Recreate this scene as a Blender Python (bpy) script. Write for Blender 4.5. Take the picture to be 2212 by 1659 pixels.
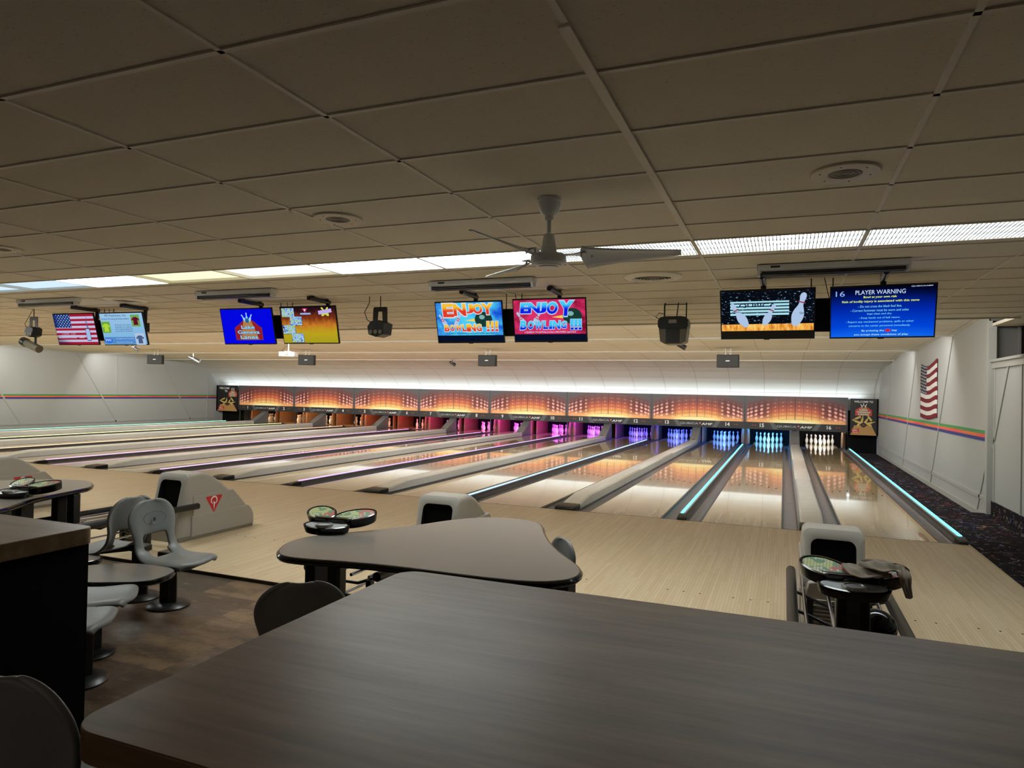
import bpy, bmesh, math, random
from mathutils import Vector, Matrix
PI = math.pi
random.seed(7)
SC = bpy.context.scene
COL = SC.collection
for o in list(bpy.data.objects): bpy.data.objects.remove(o)

# ------------------------------------------------------------------ camera
YAW, PITCH, ROLL, CAMH, FPX = 0.3810, 0.0112, 0.0205, 1.7996, 1467.64
cy, sy, cp, sp = math.cos(YAW), math.sin(YAW), math.cos(PITCH), math.sin(PITCH)
FW = Vector((-sy*cp, cy*cp, sp)); R0 = Vector((cy, sy, 0)); U0 = R0.cross(FW)
RR = R0*math.cos(ROLL) + U0*math.sin(ROLL); UU = -R0*math.sin(ROLL) + U0*math.cos(ROLL)
cam = bpy.data.objects.new('camera', bpy.data.cameras.new('camera')); COL.objects.link(cam)
cam.data.sensor_width = 36; cam.data.lens = FPX/2212*36; cam.data.clip_start = .05; cam.data.clip_end = 200
M = Matrix.Identity(4)
for i in range(3): M[i][0], M[i][1], M[i][2] = RR[i], UU[i], -FW[i]
M[2][3] = CAMH
cam.matrix_world = M
SC.camera = cam
SC.view_settings.view_transform = 'Standard'; SC.view_settings.look = 'None'
SC.view_settings.gamma = 1; SC.view_settings.use_curve_mapping = False
SC.view_settings.exposure = 1.18
w = bpy.data.worlds.new('world'); SC.world = w; w.use_nodes = True
w.node_tree.nodes['Background'].inputs[0].default_value = (1, .93, .84, 1)
w.node_tree.nodes['Background'].inputs[1].default_value = .03

def area(name, loc, aim, sx, sy_, power, col):
    L = bpy.data.lights.new(name, 'AREA'); L.shape = 'RECTANGLE'; L.size = sx; L.size_y = sy_
    L.energy = power; L.color = col
    o = bpy.data.objects.new(name, L); COL.objects.link(o); o.location = loc
    z = -(Vector(aim)-Vector(loc)).normalized(); x = Vector((1, 0, 0)); y = z.cross(x).normalized()
    m = Matrix((x, y, z)).transposed().to_4x4(); m.translation = loc; o.matrix_world = m
    return o
XL, XR = -27.3, 3.1
XC = (XL+XR)/2
# tubes hidden behind the stepped ceiling lips, shining on toward the pins
LIP_POWER = (225, 225, 205)
for k, (y, z, p) in enumerate(((11.68, 3.12, 0), (15.78, 3.135, 1), (19.98, 3.16, 2))):
    area('lip_lamp', (XC, y, z), (XC, y+1.0, z-.95), 29.5, .1, LIP_POWER[p], ((1, .96, .88), (1, .97, .90), (1, .95, .92))[p])
area('cove_lamp', (XC, 27.16, 1.66), (XC, 26.75, 2.6), 29.5, .12, 56, (.80, .93, 1))
area('concourse_fill', (-4, -5, 2.9), (-4, -4.5, 0), 8, .6, 17, (1, .9, .78))  # fill light added behind the camera to lift the dim foreground

# ------------------------------------------------------------------ shader mini language
class S:
    nt = None
    def __init__(s, k): s.k = k
    def __add__(a, b): return mt('ADD', a, b)
    __radd__ = __add__
    def __sub__(a, b): return mt('SUBTRACT', a, b)
    def __rsub__(a, b): return mt('SUBTRACT', b, a)
    def __mul__(a, b): return mt('MULTIPLY', a, b)
    __rmul__ = __mul__
    def __truediv__(a, b): return mt('DIVIDE', a, b)
    def __rtruediv__(a, b): return mt('DIVIDE', b, a)
    def __lt__(a, b): return mt('LESS_THAN', a, b)
    def __gt__(a, b): return mt('GREATER_THAN', a, b)
def nd(t, **kw):
    n = S.nt.nodes.new(t)
    for k, v in kw.items(): setattr(n, k, v)
    return n
def plug(i, v):
    if isinstance(v, S): S.nt.links.new(v.k, i)
    elif isinstance(v, (tuple, list)): i.default_value = (*v, 1) if len(v) == 3 and i.type == 'RGBA' else v
    else: i.default_value = v
def mt(op, a, b=None, c=None):
    n = nd('ShaderNodeMath', operation=op)
    plug(n.inputs[0], a)
    if b is not None: plug(n.inputs[1], b)
    if c is not None: plug(n.inputs[2], c)
    return S(n.outputs[0])
def fract(a): return mt('FRACT', a)
def floor_(a): return mt('FLOOR', a)
def clamp(a): return mt('MINIMUM', mt('MAXIMUM', a, 0.), 1.)
def absn(a): return mt('ABSOLUTE', a)
def sstep(a, b, x): return nds('ShaderNodeMapRange', x, a, b)
def nds(t, x, a, b):
    n = nd(t); n.interpolation_type = 'SMOOTHSTEP'
    plug(n.inputs[0], x); n.inputs[1].default_value = a; n.inputs[2].default_value = b
    n.inputs[3].default_value = 0; n.inputs[4].default_value = 1; return S(n.outputs[0])
def mix(f, a, b, bt='MIX'):
    n = nd('ShaderNodeMix', data_type='RGBA', blend_type=bt)
    plug(n.inputs[0], f); plug(n.inputs[6], a); plug(n.inputs[7], b); return S(n.outputs[2])
def coords(kind='Object'):
    if kind == 'World':
        n = nd('ShaderNodeNewGeometry'); s = nd('ShaderNodeSeparateXYZ'); S.nt.links.new(n.outputs['Position'], s.inputs[0])
        return [S(s.outputs[i]) for i in range(3)]
    n = nd('ShaderNodeTexCoord'); s = nd('ShaderNodeSeparateXYZ')
    S.nt.links.new(n.outputs[kind], s.inputs[0]); return [S(s.outputs[i]) for i in range(3)]
def vec(x, y, z=0.):
    n = nd('ShaderNodeCombineXYZ'); plug(n.inputs[0], x); plug(n.inputs[1], y); plug(n.inputs[2], z); return S(n.outputs[0])
def noise(v, scale=5., detail=2., rough=.5):
    n = nd('ShaderNodeTexNoise'); plug(n.inputs['Vector'], v); n.inputs['Scale'].default_value = scale
    n.inputs['Detail'].default_value = detail; n.inputs['Roughness'].default_value = rough; return S(n.outputs[0])
def white(v):
    n = nd('ShaderNodeTexWhiteNoise'); plug(n.inputs['Vector'], v); return S(n.outputs['Value'])
def ramp(x, *st):
    n = nd('ShaderNodeValToRGB'); plug(n.inputs[0], x); e = n.color_ramp.elements
    while len(e) < len(st): e.new(.5)
    for i, (p, c) in enumerate(st): e[i].position = p; e[i].color = (*c, 1)
    return S(n.outputs[0])
def srgb(r, g, b):
    f = lambda c: (c/255/12.92 if c/255 <= .04045 else ((c/255+.055)/1.055)**2.4)
    return (f(r), f(g), f(b))
def new_mat(name):
    m = bpy.data.materials.new(name); m.use_nodes = True; S.nt = m.node_tree
    return m, m.node_tree.nodes['Principled BSDF']
def mat(name, col, rough=.5, metal=0., spec=.5, bump=None, coat=0., varn=0.):
    m, b = new_mat(name)
    if varn:
        x, y, z = coords(); nn = noise(vec(x, y, z), 7., 4.)
        plug(b.inputs['Base Color'], mix(nn, tuple(c*(1-varn) for c in col), tuple(min(1, c*(1+varn)) for c in col)))
        plug(b.inputs['Roughness'], rough*(.85+.3*nn) if False else mt('MULTIPLY_ADD', nn, rough*.4, rough*.8))
    else:
        plug(b.inputs['Base Color'], col); b.inputs['Roughness'].default_value = rough
    b.inputs['Metallic'].default_value = metal; b.inputs['Specular IOR Level'].default_value = spec
    b.inputs['Coat Weight'].default_value = coat; b.inputs['Coat Roughness'].default_value = .08
    if bump:
        sc, st = bump; x, y, z = coords(); n = nd('ShaderNodeBump'); n.inputs['Strength'].default_value = st
        n.inputs['Distance'].default_value = .002
        plug(n.inputs['Height'], noise(vec(x, y, z), sc, 3.)); S.nt.links.new(n.outputs[0], b.inputs['Normal'])
    return m
def emit(name, col, st=1.):
    if name.startswith('screen') or name.endswith('letter'): st *= .42
    m = bpy.data.materials.new(name); m.use_nodes = True; S.nt = m.node_tree
    S.nt.nodes.remove(S.nt.nodes['Principled BSDF'])
    e = nd('ShaderNodeEmission'); plug(e.inputs[0], col() if callable(col) else col); e.inputs[1].default_value = st
    S.nt.links.new(e.outputs[0], S.nt.nodes['Material Output'].inputs[0]); return m

# ------------------------------------------------------------------ mesh helpers
def finish(name, me, m, parent, ang):
    for q in (m if isinstance(m, (list, tuple)) else [m]): me.materials.append(q)
    if ang:
        for p in me.polygons: p.use_smooth = True
        me.set_sharp_from_angle(angle=math.radians(ang))
    o = bpy.data.objects.new(name, me); COL.objects.link(o)
    if parent is not None: o.parent = parent
    return o
class MB:
    def __init__(s): s.b = bmesh.new(); s.mi = 0
    def face(s, vs, mi=None):
        f = s.b.faces.new([s.b.verts.new(v) if not isinstance(v, bmesh.types.BMVert) else v for v in vs])
        f.material_index = s.mi if mi is None else mi; return f
    def box(s, x0, x1, y0, y1, z0, z1, mi=None, mtx=None, skip=()):
        v = [Vector((x, y, z)) for z in (z0, z1) for y in (y0, y1) for x in (x0, x1)]
        if mtx is not None: v = [mtx @ p for p in v]
        v = [s.b.verts.new(p) for p in v]
        for k, q in enumerate(((0, 2, 3, 1), (4, 5, 7, 6), (0, 1, 5, 4), (2, 6, 7, 3), (0, 4, 6, 2), (1, 3, 7, 5))):
            if k not in skip: s.face([v[i] for i in q], mi)
        return s
    def prism(s, pts, axis, a, b_, mi=None, cap=True, mtx=None):
        def P(p, t): 
            q = {'x': (t, p[0], p[1]), 'y': (p[0], t, p[1]), 'z': (p[0], p[1], t)}[axis]; q = Vector(q)
            return mtx @ q if mtx is not None else q
        A = [s.b.verts.new(P(p, a)) for p in pts]; B = [s.b.verts.new(P(p, b_)) for p in pts]
        n = len(pts)
        for i in range(n): s.face([A[i], A[(i+1) % n], B[(i+1) % n], B[i]], mi)
        if cap: s.face(A[::-1], mi); s.face(B, mi)
        return s
    def tube(s, path, r, n=12, mi=None, cap=True):
        path = [Vector(p) for p in path]; rings = []
        rs = r if isinstance(r, (list, tuple)) else [r]*len(path)
        up = None
        for i, p in enumerate(path):
            t = (path[min(i+1, len(path)-1)]-path[max(i-1, 0)]).normalized()
            if up is None: up = t.orthogonal().normalized()
            else: up = (up - t*up.dot(t)).normalized()
            q = t.cross(up)
            rings.append([s.b.verts.new(p+(up*math.cos(2*PI*k/n)+q*math.sin(2*PI*k/n))*rs[i]) for k in range(n)])
        for a, b_ in zip(rings, rings[1:]):
            for k in range(n): s.face([a[k], a[(k+1) % n], b_[(k+1) % n], b_[k]], mi)
        if cap: s.face(rings[0][::-1], mi); s.face(rings[-1], mi)
        return s
    def lathe(s, prof, n=24, mi=None, c=(0, 0, 0), ax=None):
        rings = []
        for q in prof:
            r, z = q[0], q[1]
            if r < 1e-5: rings.append([s.b.verts.new(Vector(c)+Vector((0, 0, z)))])
            else: rings.append([s.b.verts.new(Vector(c)+Vector((r*math.cos(2*PI*k/n), r*math.sin(2*PI*k/n), z))) for k in range(n)])
        for j, (a, b_) in enumerate(zip(rings, rings[1:])):
            mm = prof[j][2] if len(prof[j]) > 2 else mi
            for k in range(n):
                if len(a) == 1 and len(b_) == 1: continue
                if len(a) == 1: s.face([a[0], b_[(k+1) % n], b_[k]], mm)
                elif len(b_) == 1: s.face([a[k], a[(k+1) % n], b_[0]], mm)
                else: s.face([a[k], a[(k+1) % n], b_[(k+1) % n], b_[k]], mm)
        return s
    def build(s, name, m, parent=None, ang=35, bevel=0, seg=2, sub=0, uv=None):
        bmesh.ops.recalc_face_normals(s.b, faces=s.b.faces)
        me = bpy.data.meshes.new(name); s.b.to_mesh(me); s.b.free()
        o = finish(name, me, m, parent, ang)
        if bevel:
            b = o.modifiers.new('bevel', 'BEVEL'); b.width = bevel; b.segments = seg; b.limit_method = 'ANGLE'
            b.angle_limit = math.radians(30)
        if sub:
            q = o.modifiers.new('sub', 'SUBSURF'); q.levels = sub; q.render_levels = sub
        return o
def tag(o, label=None, cat=None, group=None, kind=None):
    for k, v in (('label', label), ('category', cat), ('group', group), ('kind', kind)):
        if v: o[k] = v
    return o
def thing(name, label, cat, loc=(0, 0, 0), rz=0, group=None):
    o = bpy.data.objects.new(name, None); COL.objects.link(o); o.location = loc; o.rotation_euler = (0, 0, rz)
    o.empty_display_size = .1
    return tag(o, label, cat, group)
def struct(o, label=None): return tag(o, label, None, None, 'structure')
def copy_thing(r, loc, rz, label, group=None):
    c = r.copy(); COL.objects.link(c); c.location = loc; c.rotation_euler = (0, 0, rz)
    tag(c, label, None, group)
    for ch in list(r.children):
        d = ch.copy(); COL.objects.link(d); d.parent = c
        for g in list(ch.children):
            e = g.copy(); COL.objects.link(e); e.parent = d
    return c
_tx = {}
def glyphs(s, off, serif=False):
    k = (s, off)
    if k not in _tx:
        cu = bpy.data.curves.new('t', 'FONT'); cu.body = s; cu.align_x = 'CENTER'; cu.align_y = 'CENTER'
        cu.size = 1; cu.offset = off; cu.resolution_u = 3; cu.fill_mode = 'FRONT'
        ob = bpy.data.objects.new('t', cu); COL.objects.link(ob)
        dg = bpy.context.evaluated_depsgraph_get()
        me = bpy.data.meshes.new_from_object(ob.evaluated_get(dg))
        bpy.data.objects.remove(ob)
        xs = [v.co.x for v in me.vertices]; ys = [v.co.y for v in me.vertices]
        _tx[k] = ([v.co.copy() for v in me.vertices], [list(p.vertices) for p in me.polygons], min(xs), max(xs), min(ys), max(ys))
        bpy.data.meshes.remove(me)
    return _tx[k]
# flat writing placed on a panel frame: frame = (origin, right, up, normal)
def text(name, s, m, parent, fr, x, y, w=None, h=None, off=0., shear=0., lift=.002, warp=None):
    vs, fs, x0, x1, y0, y1 = glyphs(s, off)
    sx = (w/(x1-x0)) if w else None; sy2 = (h/(y1-y0)) if h else None
    if sx is None: sx = sy2
    if sy2 is None: sy2 = sx
    o, r, u, n = fr; cx, cyy = (x0+x1)/2, (y0+y1)/2
    b = bmesh.new(); bv = []
    for v in vs:
        px = (v.x-cx)*sx; py = (v.y-cyy)*sy2; px += py*shear
        if warp: px, py = warp(px, py)
        bv.append(b.verts.new(o + r*(x+px) + u*(y+py) + n*lift))
    for f in fs:
        try: b.faces.new([bv[i] for i in f])
        except Exception: pass
    me = bpy.data.meshes.new(name); b.to_mesh(me); b.free()
    return finish(name, me, m, parent, 0)
def poly(name, pts, m, parent, fr, lift=.0015, mi=None):
    o, r, u, n = fr; b = bmesh.new()
    groups = pts if isinstance(pts[0][0], (tuple, list)) else [pts]
    for g in groups:
        vs = [b.verts.new(o + r*p[0] + u*p[1] + n*lift) for p in g]
        b.faces.new(vs)
    bmesh.ops.triangulate(b, faces=b.faces)
    bmesh.ops.recalc_face_normals(b, faces=b.faces)
    me = bpy.data.meshes.new(name); b.to_mesh(me); b.free()
    return finish(name, me, m, parent, 0)
def disc(cx, cy_, rx, ry=None, n=20, a0=0, a1=2*PI):
    ry = ry or rx
    return [(cx+rx*math.cos(a0+(a1-a0)*k/n), cy_+ry*math.sin(a0+(a1-a0)*k/n)) for k in range(n)]
def rot(pts, a, c=(0, 0)):
    return [(c[0]+(p[0]-c[0])*math.cos(a)-(p[1]-c[1])*math.sin(a), c[1]+(p[0]-c[0])*math.sin(a)+(p[1]-c[1])*math.cos(a)) for p in pts]
PINP = [(0, .0258), (.019, .0359), (.057, .0497), (.0857, .0573), (.1143, .0605), (.149, .0573), (.184, .047), (.219, .0314), (.238, .025), (.254, .0228), (.276, .0237), (.298, .0266), (.3207, .0306), (.343, .0323), (.362, .027), (.374, .017), (.381, 0)]
def pin2d(cx, cy_, h, a=0):
    k = h/.381
    p = [(r*k, z*k-h/2) for z, r in PINP]; q = p + [(-x, y) for x, y in p[::-1][1:]]
    q = rot(q, a); return [(cx+x, cy_+y) for x, y in q]

# ------------------------------------------------------------------ materials
WHITE = mat('white_paint', srgb(196, 194, 184), .6)
def wall_mat(name, c):
    m, b = new_mat(name); x, y, z = coords()
    n = noise(vec(x, y, z), 1.2, 4.); f = noise(vec(x, y, z), 90., 2.)
    plug(b.inputs['Base Color'], mix(n, tuple(v*.93 for v in c), c)); b.inputs['Roughness'].default_value = .55
    bp = nd('ShaderNodeBump'); bp.inputs['Strength'].default_value = .15; bp.inputs['Distance'].default_value = .002
    plug(bp.inputs['Height'], f); S.nt.links.new(bp.outputs[0], b.inputs['Normal']); return m
WALL = wall_mat('painted_panel_wall', srgb(176, 180, 180))
BATTEN = mat('batten_paint', srgb(172, 174, 170), .55)
def tile_mat():
    m, b = new_mat('mineral_fibre_tile'); x, y, z = coords()
    a = noise(vec(x*1., y*2.2, z), 70., 3., .6); sp_ = sstep(.64, .70, a)
    big = noise(vec(x, y, z), .8, 3.)
    tile = white(vec(floor_((x-.54)/1.22), floor_((y-2.47)/.61), 0.))
    c = mix(tile, srgb(224, 216, 200), srgb(232, 225, 210)); c = mix(big*.3, c, srgb(214, 207, 192))
    plug(b.inputs['Base Color'], mix(sp_*.6, c, srgb(120, 112, 100))); b.inputs['Roughness'].default_value = .9
    b.inputs['Specular IOR Level'].default_value = .15
    bp = nd('ShaderNodeBump'); bp.inputs['Strength'].default_value = .35; bp.inputs['Distance'].default_value = .003
    plug(bp.inputs['Height'], 1.-sp_); S.nt.links.new(bp.outputs[0], b.inputs['Normal']); return m
TILE = tile_mat()
TEE = mat('painted_tee_bar', srgb(228, 222, 210), .5)
COVE = mat('cove_panel', srgb(214, 214, 208), .7)
SEAM = mat('cove_seam', srgb(178, 172, 160), .7)
def boards(name, c0, c1, seam, bw, bl, rough, seamw=.03, coat=0., streak=.5, endseam=True):
    m, b = new_mat(name); x, y, z = coords('World')
    i = floor_(x/bw); off = white(vec(i, 3.7, 0.)); j = floor_(y/bl+off*7.)
    t = white(vec(i, j, 1.)); g = noise(vec(x*60., y*2.2, 0.), 1., 4., .6)
    c = mix(t, c0, c1); c = mix(g*streak, c, tuple(v*.72 for v in c0))
    fx = fract(x/bw); e = (fx < seamw)
    if endseam: e = mt('MAXIMUM', e, (fract(y/bl+off*7.) < .003))
    plug(b.inputs['Base Color'], mix(e*.8, c, seam))
    plug(b.inputs['Roughness'], mt('MULTIPLY_ADD', g, rough*.5, rough*.75))
    b.inputs['Coat Weight'].default_value = coat; b.inputs['Coat Roughness'].default_value = .03
    b.inputs['Specular IOR Level'].default_value = .33
    return m
APPROACH = boards('approach_maple', srgb(212, 192, 160), srgb(198, 174, 138), srgb(112, 86, 58), .0285, .95, .34, .05, 0., .35)
LANE = boards('lane_boards', srgb(232, 208, 158), srgb(196, 166, 112), srgb(120, 92, 56), .05275, 6.2, .10, .02, .9, .35, False)
GUTTER = mat('grey_gutter', srgb(74, 77, 84), .22, 0, .6, varn=.18)
CAPM = mat('cap_putty_plastic', srgb(202, 203, 198), .2, varn=.08)
BLACK = mat('black_plastic', srgb(22, 22, 23), .35)
BLACKG = mat('black_gloss_edge', srgb(14, 14, 15), .13)
MATTE = mat('matte_black', srgb(8, 8, 9), .9, 0, .2)
DKGREY = mat('dark_grey_metal', srgb(58, 58, 60), .4)
SILVER = mat('silver_channel', srgb(160, 160, 156), .3, .3)
CHROME = mat('chrome_rail', srgb(190, 195, 215), .14, 1.)
PUTTY = mat('hood_putty', srgb(164, 158, 148), .5, bump=(160., .3))
SEATM = mat('moulded_grey_seat', srgb(128, 130, 129), .42, bump=(220., .25))
LAMIN = mat('speckled_grey_laminate', srgb(132, 127, 122), .26)
LEGFACE = mat('grey_leg_face', srgb(118, 118, 112), .5)
def counter_mat():
    m, b = new_mat('walnut_counter_laminate'); x, y, z = coords()
    g = noise(vec(x*.9, y*9., z*9.), 1.4, 4., .6); g2 = noise(vec(x*2.2, y*40., z*9.), 2., 3.)
    c = ramp(g, (.3, srgb(104, 80, 54)), (.5, srgb(127, 101, 72)), (.7, srgb(144, 119, 88)))
    plug(b.inputs['Base Color'], mix(g2*.35, c, srgb(92, 70, 48)))
    plug(b.inputs['Roughness'], mt('MULTIPLY_ADD', noise(vec(x*.7, y*1.4, z), 2., 2.), .10, .34)); b.inputs['Specular IOR Level'].default_value = .27; return m
COUNTER = counter_mat()
def vinyl():
    m, b = new_mat('rustic_slate_vinyl'); x, y, z = coords()
    i = floor_(y/.46); off = white(vec(i, 9.1, 0.)); j = floor_(x/.92+off*5.); t = white(vec(i, j, 2.))
    g = noise(vec(x*2.+t*7., y*3.4, t*9.), 1.5, 8., .68); g3 = noise(vec(x*3., y*8., t*5.), 2.2, 8., .75)
    a = ramp(t, (.05, srgb(66, 60, 52)), (.3, srgb(112, 84, 62)), (.5, srgb(136, 110, 82)), (.7, srgb(92, 76, 62)), (.95, srgb(128, 98, 72)))
    c = mix(sstep(.38, .66, g), a, srgb(74, 58, 44)); c = mix(sstep(.52, .74, g3)*.7, c, srgb(158, 136, 102))
    e = mt('MAXIMUM', (fract(y/.46) < .006), (fract(x/.92+off*5.) < .003))
    plug(b.inputs['Base Color'], mix(e*.5, c, srgb(60, 46, 34))); plug(b.inputs['Roughness'], mt('MULTIPLY_ADD', g3, .25, .26)); return m
VINYL = vinyl()
def carpet():
    m, b = new_mat('dark_squiggle_carpet'); x, y, z = coords()
    n = nd('ShaderNodeTexVoronoi', feature='DISTANCE_TO_EDGE'); plug(n.inputs['Vector'], vec(x*1.+noise(vec(x, y, z), 6.)*.5, y+noise(vec(y, x, z), 7.)*.5, z)); n.inputs['Scale'].default_value = 6.
    l = (S(n.outputs[0]) < .035); k = noise(vec(x, y, z), 9., 1.)
    l = l*(k > .53)
    hue = ramp(noise(vec(y, x, z), 3., 0.), (.35, srgb(120, 130, 190)), (.5, srgb(170, 160, 130)), (.65, srgb(170, 90, 110)))
    base = mix(noise(vec(x, y, z), 40., 2.), srgb(22, 20, 26), srgb(44, 40, 48))
    plug(b.inputs['Base Color'], mix(l*.75, base, hue)); b.inputs['Roughness'].default_value = .95
    b.inputs['Specular IOR Level'].default_value = .1; return m
CARPET = carpet()

# ------------------------------------------------------------------ floors
YF, YRISE, YP = 10.0335, 5.03, 13.1
b = MB(); b.box(XL, 2.18, YRISE, YF-.004, -.05, 0)
# guide dots let into the approach
LX = {}
for n in range(1, 17):
    k = 16-n; LX[n] = 1.3116-((k+1)//2)*1.8499-(k//2)*1.643
for n, lx in LX.items():
    for yy in (6.40,):
        for q in range(-3, 4):
            if q: b.face([Vector((lx+q*.145+.010*math.cos(t*PI/4), yy+.012*math.sin(t*PI/4), .0006)) for t in range(8)], 1)
b.box(XL, 2.18, YF-.014, YF-.001, -.04, .0006, 1)
o = struct(b.build('floor', [APPROACH, MATTE], ang=0), 'pale maple approach boards in front of the lanes')
b = MB(); b.box(XL, 2.18, YRISE-.012, YRISE, -.03, .001)
struct(b.build('trim_1', mat('riser_trim', srgb(44, 30, 22), .4), ang=0), 'dark edge strip where the brown floor meets the approach')
b = MB(); b.box(XL, XR, -8, YRISE-.012, -.08, -.03)
struct(b.build('floor', VINYL, ang=0), 'brown wood look floor of the seating area')
b = MB(); b.box(2.18, XR, YRISE, YP, -.08, -.012); b.box(2.18, XR, YP, 27.6, -.32, -.16)
struct(b.build('floor', CARPET, ang=0), 'dark patterned carpet walkway beside lane 16')
b = MB(); b.box(2.166, 2.18, YRISE, YF, -.012, .006)
struct(b.build('trim_2', mat('edge_strip', srgb(190, 176, 140), .4), ang=0))
b = MB(); b.box(XL, -25.85, YF, 27.6, -.3, -.12); b.box(XL, 2.2, YF, 30.0, -.42, -.32)
struct(b.build('floor', MATTE, ang=0), 'dark sub floor under the lanes')

# ------------------------------------------------------------------ ceiling
def grid_strips(b, y0, z0, y1, z1, xs, n, w=.022, d=.006, mi=1, first=True, last=True):
    """tee bars on a sloped ceiling panel running y0,z0 -> y1,z1"""
    L = math.hypot(y1-y0, z1-z0); uy, uz = (y1-y0)/L, (z1-z0)/L; ny, nz = (-uz, uy)  # up normal
    def P(x, t, h): return Vector((x, y0+uy*t+ny*h, z0+uz*t+nz*h))
    def bar(xa, xb, ta, tb):
        v = [b.b.verts.new(P(x, t, h)) for h in (0, d) for t in (ta, tb) for x in (xa, xb)]
        for q in ((0, 1, 3, 2), (0, 4, 5, 1), (2, 3, 7, 6), (0, 2, 6, 4), (1, 5, 7, 3)): b.face([v[i] for i in q], mi)
    for x in xs: bar(x-w/2, x+w/2, 0, L)
    for k in n: bar(XL, XR, k-w/2, k+w/2)
GX = [x for x in [.54-1.22*k for k in range(-2, 24)] if XL < x < XR]
ZC = 3.0
b = MB()
b.box(XL, XR, -8, 5.395, ZC+.008, ZC+.06); b.box(XL, XR, 5.965, 11.6, ZC+.008, ZC+.06)
ys = [2.47+.61*k for k in range(-17, 16)]
ys = [y for y in ys if not (5.3 < y < 6.05)] + [5.40, 5.96]
grid_strips(b, -8, ZC, 11.6, ZC, GX, [y+8 for y in ys], w=.024, d=.0085)
b.box(-.705, -.665, 2.1, 5.2, ZC-.008, ZC+.001, 1)       # clip-on cover strip on one main tee
struct(b.build('ceiling', [TILE, TEE], ang=0), 'flat drop ceiling of beige tiles over the seating')
# stepped sections and cove
SEC = [((11.6, 3.30), (15.70, 3.085)), ((15.70, 3.17), (19.90, 3.055)), ((19.90, 3.27), (23.62, 2.985))]
b = MB()
b.face([(XL, 11.6, 2.985), (XR, 11.6, 2.985), (XR, 11.6, 3.32), (XL, 11.6, 3.32)], 0)
for (y0, z0), (y1, z1) in SEC:
    b.face([(XL, y0, z0+.008), (XR, y0, z0+.008), (XR, y1, z1+.008), (XL, y1, z1+.008)], 0)
    b.box(XL, XR, y1-.03, y1+.01, z1-.02, z1+.32, 2)
    L = y1-y0
    dz = (z1-z0)/(y1-y0)
    def zz(y): return z0+dz*(y-y0)+.0065
    for x in GX: b.face([(x-.008, y0, zz(y0)), (x+.008, y0, zz(y0)), (x+.008, y1-.03, zz(y1-.03)), (x-.008, y1-.03, zz(y1-.03))], 3)
    for k in range(int((L-.3)/.61)+1):
        ya = y0+.3+.61*k; yc = min(ya+.018, y1-.031)
        if ya < yc: b.face([(XL, ya, zz(ya)), (XR, ya, zz(ya)), (XR, yc, zz(yc)), (XL, yc, zz(yc))], 3)
b.box(XL, XR, 11.585, 11.61, 2.985, 3.33, 2)
struct(b.build('ceiling', [TILE, TEE, WHITE, SEAM], ang=0), 'stepped ceiling sections over the lanes')
CV = [(23.64, 3.04), (24.2, 2.975), (24.75, 2.87), (25.3, 2.72), (25.8, 2.53), (26.27, 2.30), (26.65, 2.06), (26.95, 1.80), (27.2, 1.50), (27.4, 1.2)]
CV = [(y+.25*max(0, min(1, (y-24)/2)), z+.17*max(0, min(1, (y-24)/2))) for y, z in CV]
b = MB()
for (y0, z0), (y1, z1) in zip(CV, CV[1:]):
    b.face([(XL, y0, z0), (XR, y0, z0), (XR, y1, z1), (XL, y1, z1)], 0)
    for x in [.54-1.22*k for k in range(-2, 24)]:
        if XL < x < XR: b.face([(x-.008, y0-.004, z0-.004), (x+.008, y0-.004, z0-.004), (x+.008, y1-.004, z1-.004), (x-.008, y1-.004, z1-.004)], 1)
for k in (1, 3, 5, 7):
    y0, z0 = CV[k]; y1, z1 = CV[k+1]; t = .03
    b.face([(XL, y0-.004, z0-.004), (XR, y0-.004, z0-.004), (XR, y0+(y1-y0)*t-.004, z0+(z1-z0)*t-.004), (XL, y0+(y1-y0)*t-.004, z0+(z1-z0)*t-.004)], 1)
struct(b.build('ceiling', [COVE, SEAM], ang=60), 'white curved cove rising behind the lane masks')

# ------------------------------------------------------------------ walls
b = MB(); b.box(XR, XR+.1, YP, 30, -.4, 3.5)
struct(b.build('wall_right', WALL, ang=0), 'white panelled wall beside lane 16')
b = MB(); b.box(XL-.1, XL, -8, 30, -.4, 3.5)
struct(b.build('wall_left', WALL, ang=0), 'pale wall beyond lane 1')
b = MB(); b.box(XL, 3.6, -8.1, -8, -.1, 3.5); struct(b.build('wall_back', WALL, ang=0))
b = MB(); b.box(XL, 3.2, 30, 30.1, -.5, 3.5); struct(b.build('wall_front', MATTE, ang=0))
def bat(b, x, p, q, w, s, th=.018):
    (y0, z0), (y1, z1) = p, q; L = math.hypot(y1-y0, z1-z0); n = ((z1-z0)/L*w/2, -(y1-y0)/L*w/2)
    c = [(y0+n[0], z0+n[1]), (y1+n[0], z1+n[1]), (y1-n[0], z1-n[1]), (y0-n[0], z0-n[1])]
    b.prism(c, 'x', x, x+s*th)
b = MB()
for p, q in (((23.66, 3.02), (25.66, -.16)), ((19.68, 3.05), (21.74, -.16)), ((15.75, 3.08), (17.84, -.16)), ((13.12, 1.0), (13.85, -.16))): bat(b, XR, p, q, .055, -1)
bat(b, XR, (13.14, .20), (27.0, .17), .06, -1); bat(b, XR, (13.14, -.10), (27.2, -.10), .1, -1, .022)
struct(b.build('trim_3', BATTEN, ang=0), 'slanted battens and low rail on the right wall')
b = MB()
for p, q in (((19.49, 3.0), (21.5, -.12)), ((23.58, 2.98), (25.5, -.12)), ((15.5, 3.0), (17.28, .2))): bat(b, XL, p, q, .055, 1)
bat(b, XL, (21.3, 3.0), (21.3, 1.3), .02, 1); bat(b, XL, (26.4, 2.7), (26.4, -.1), .03, 1)
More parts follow.
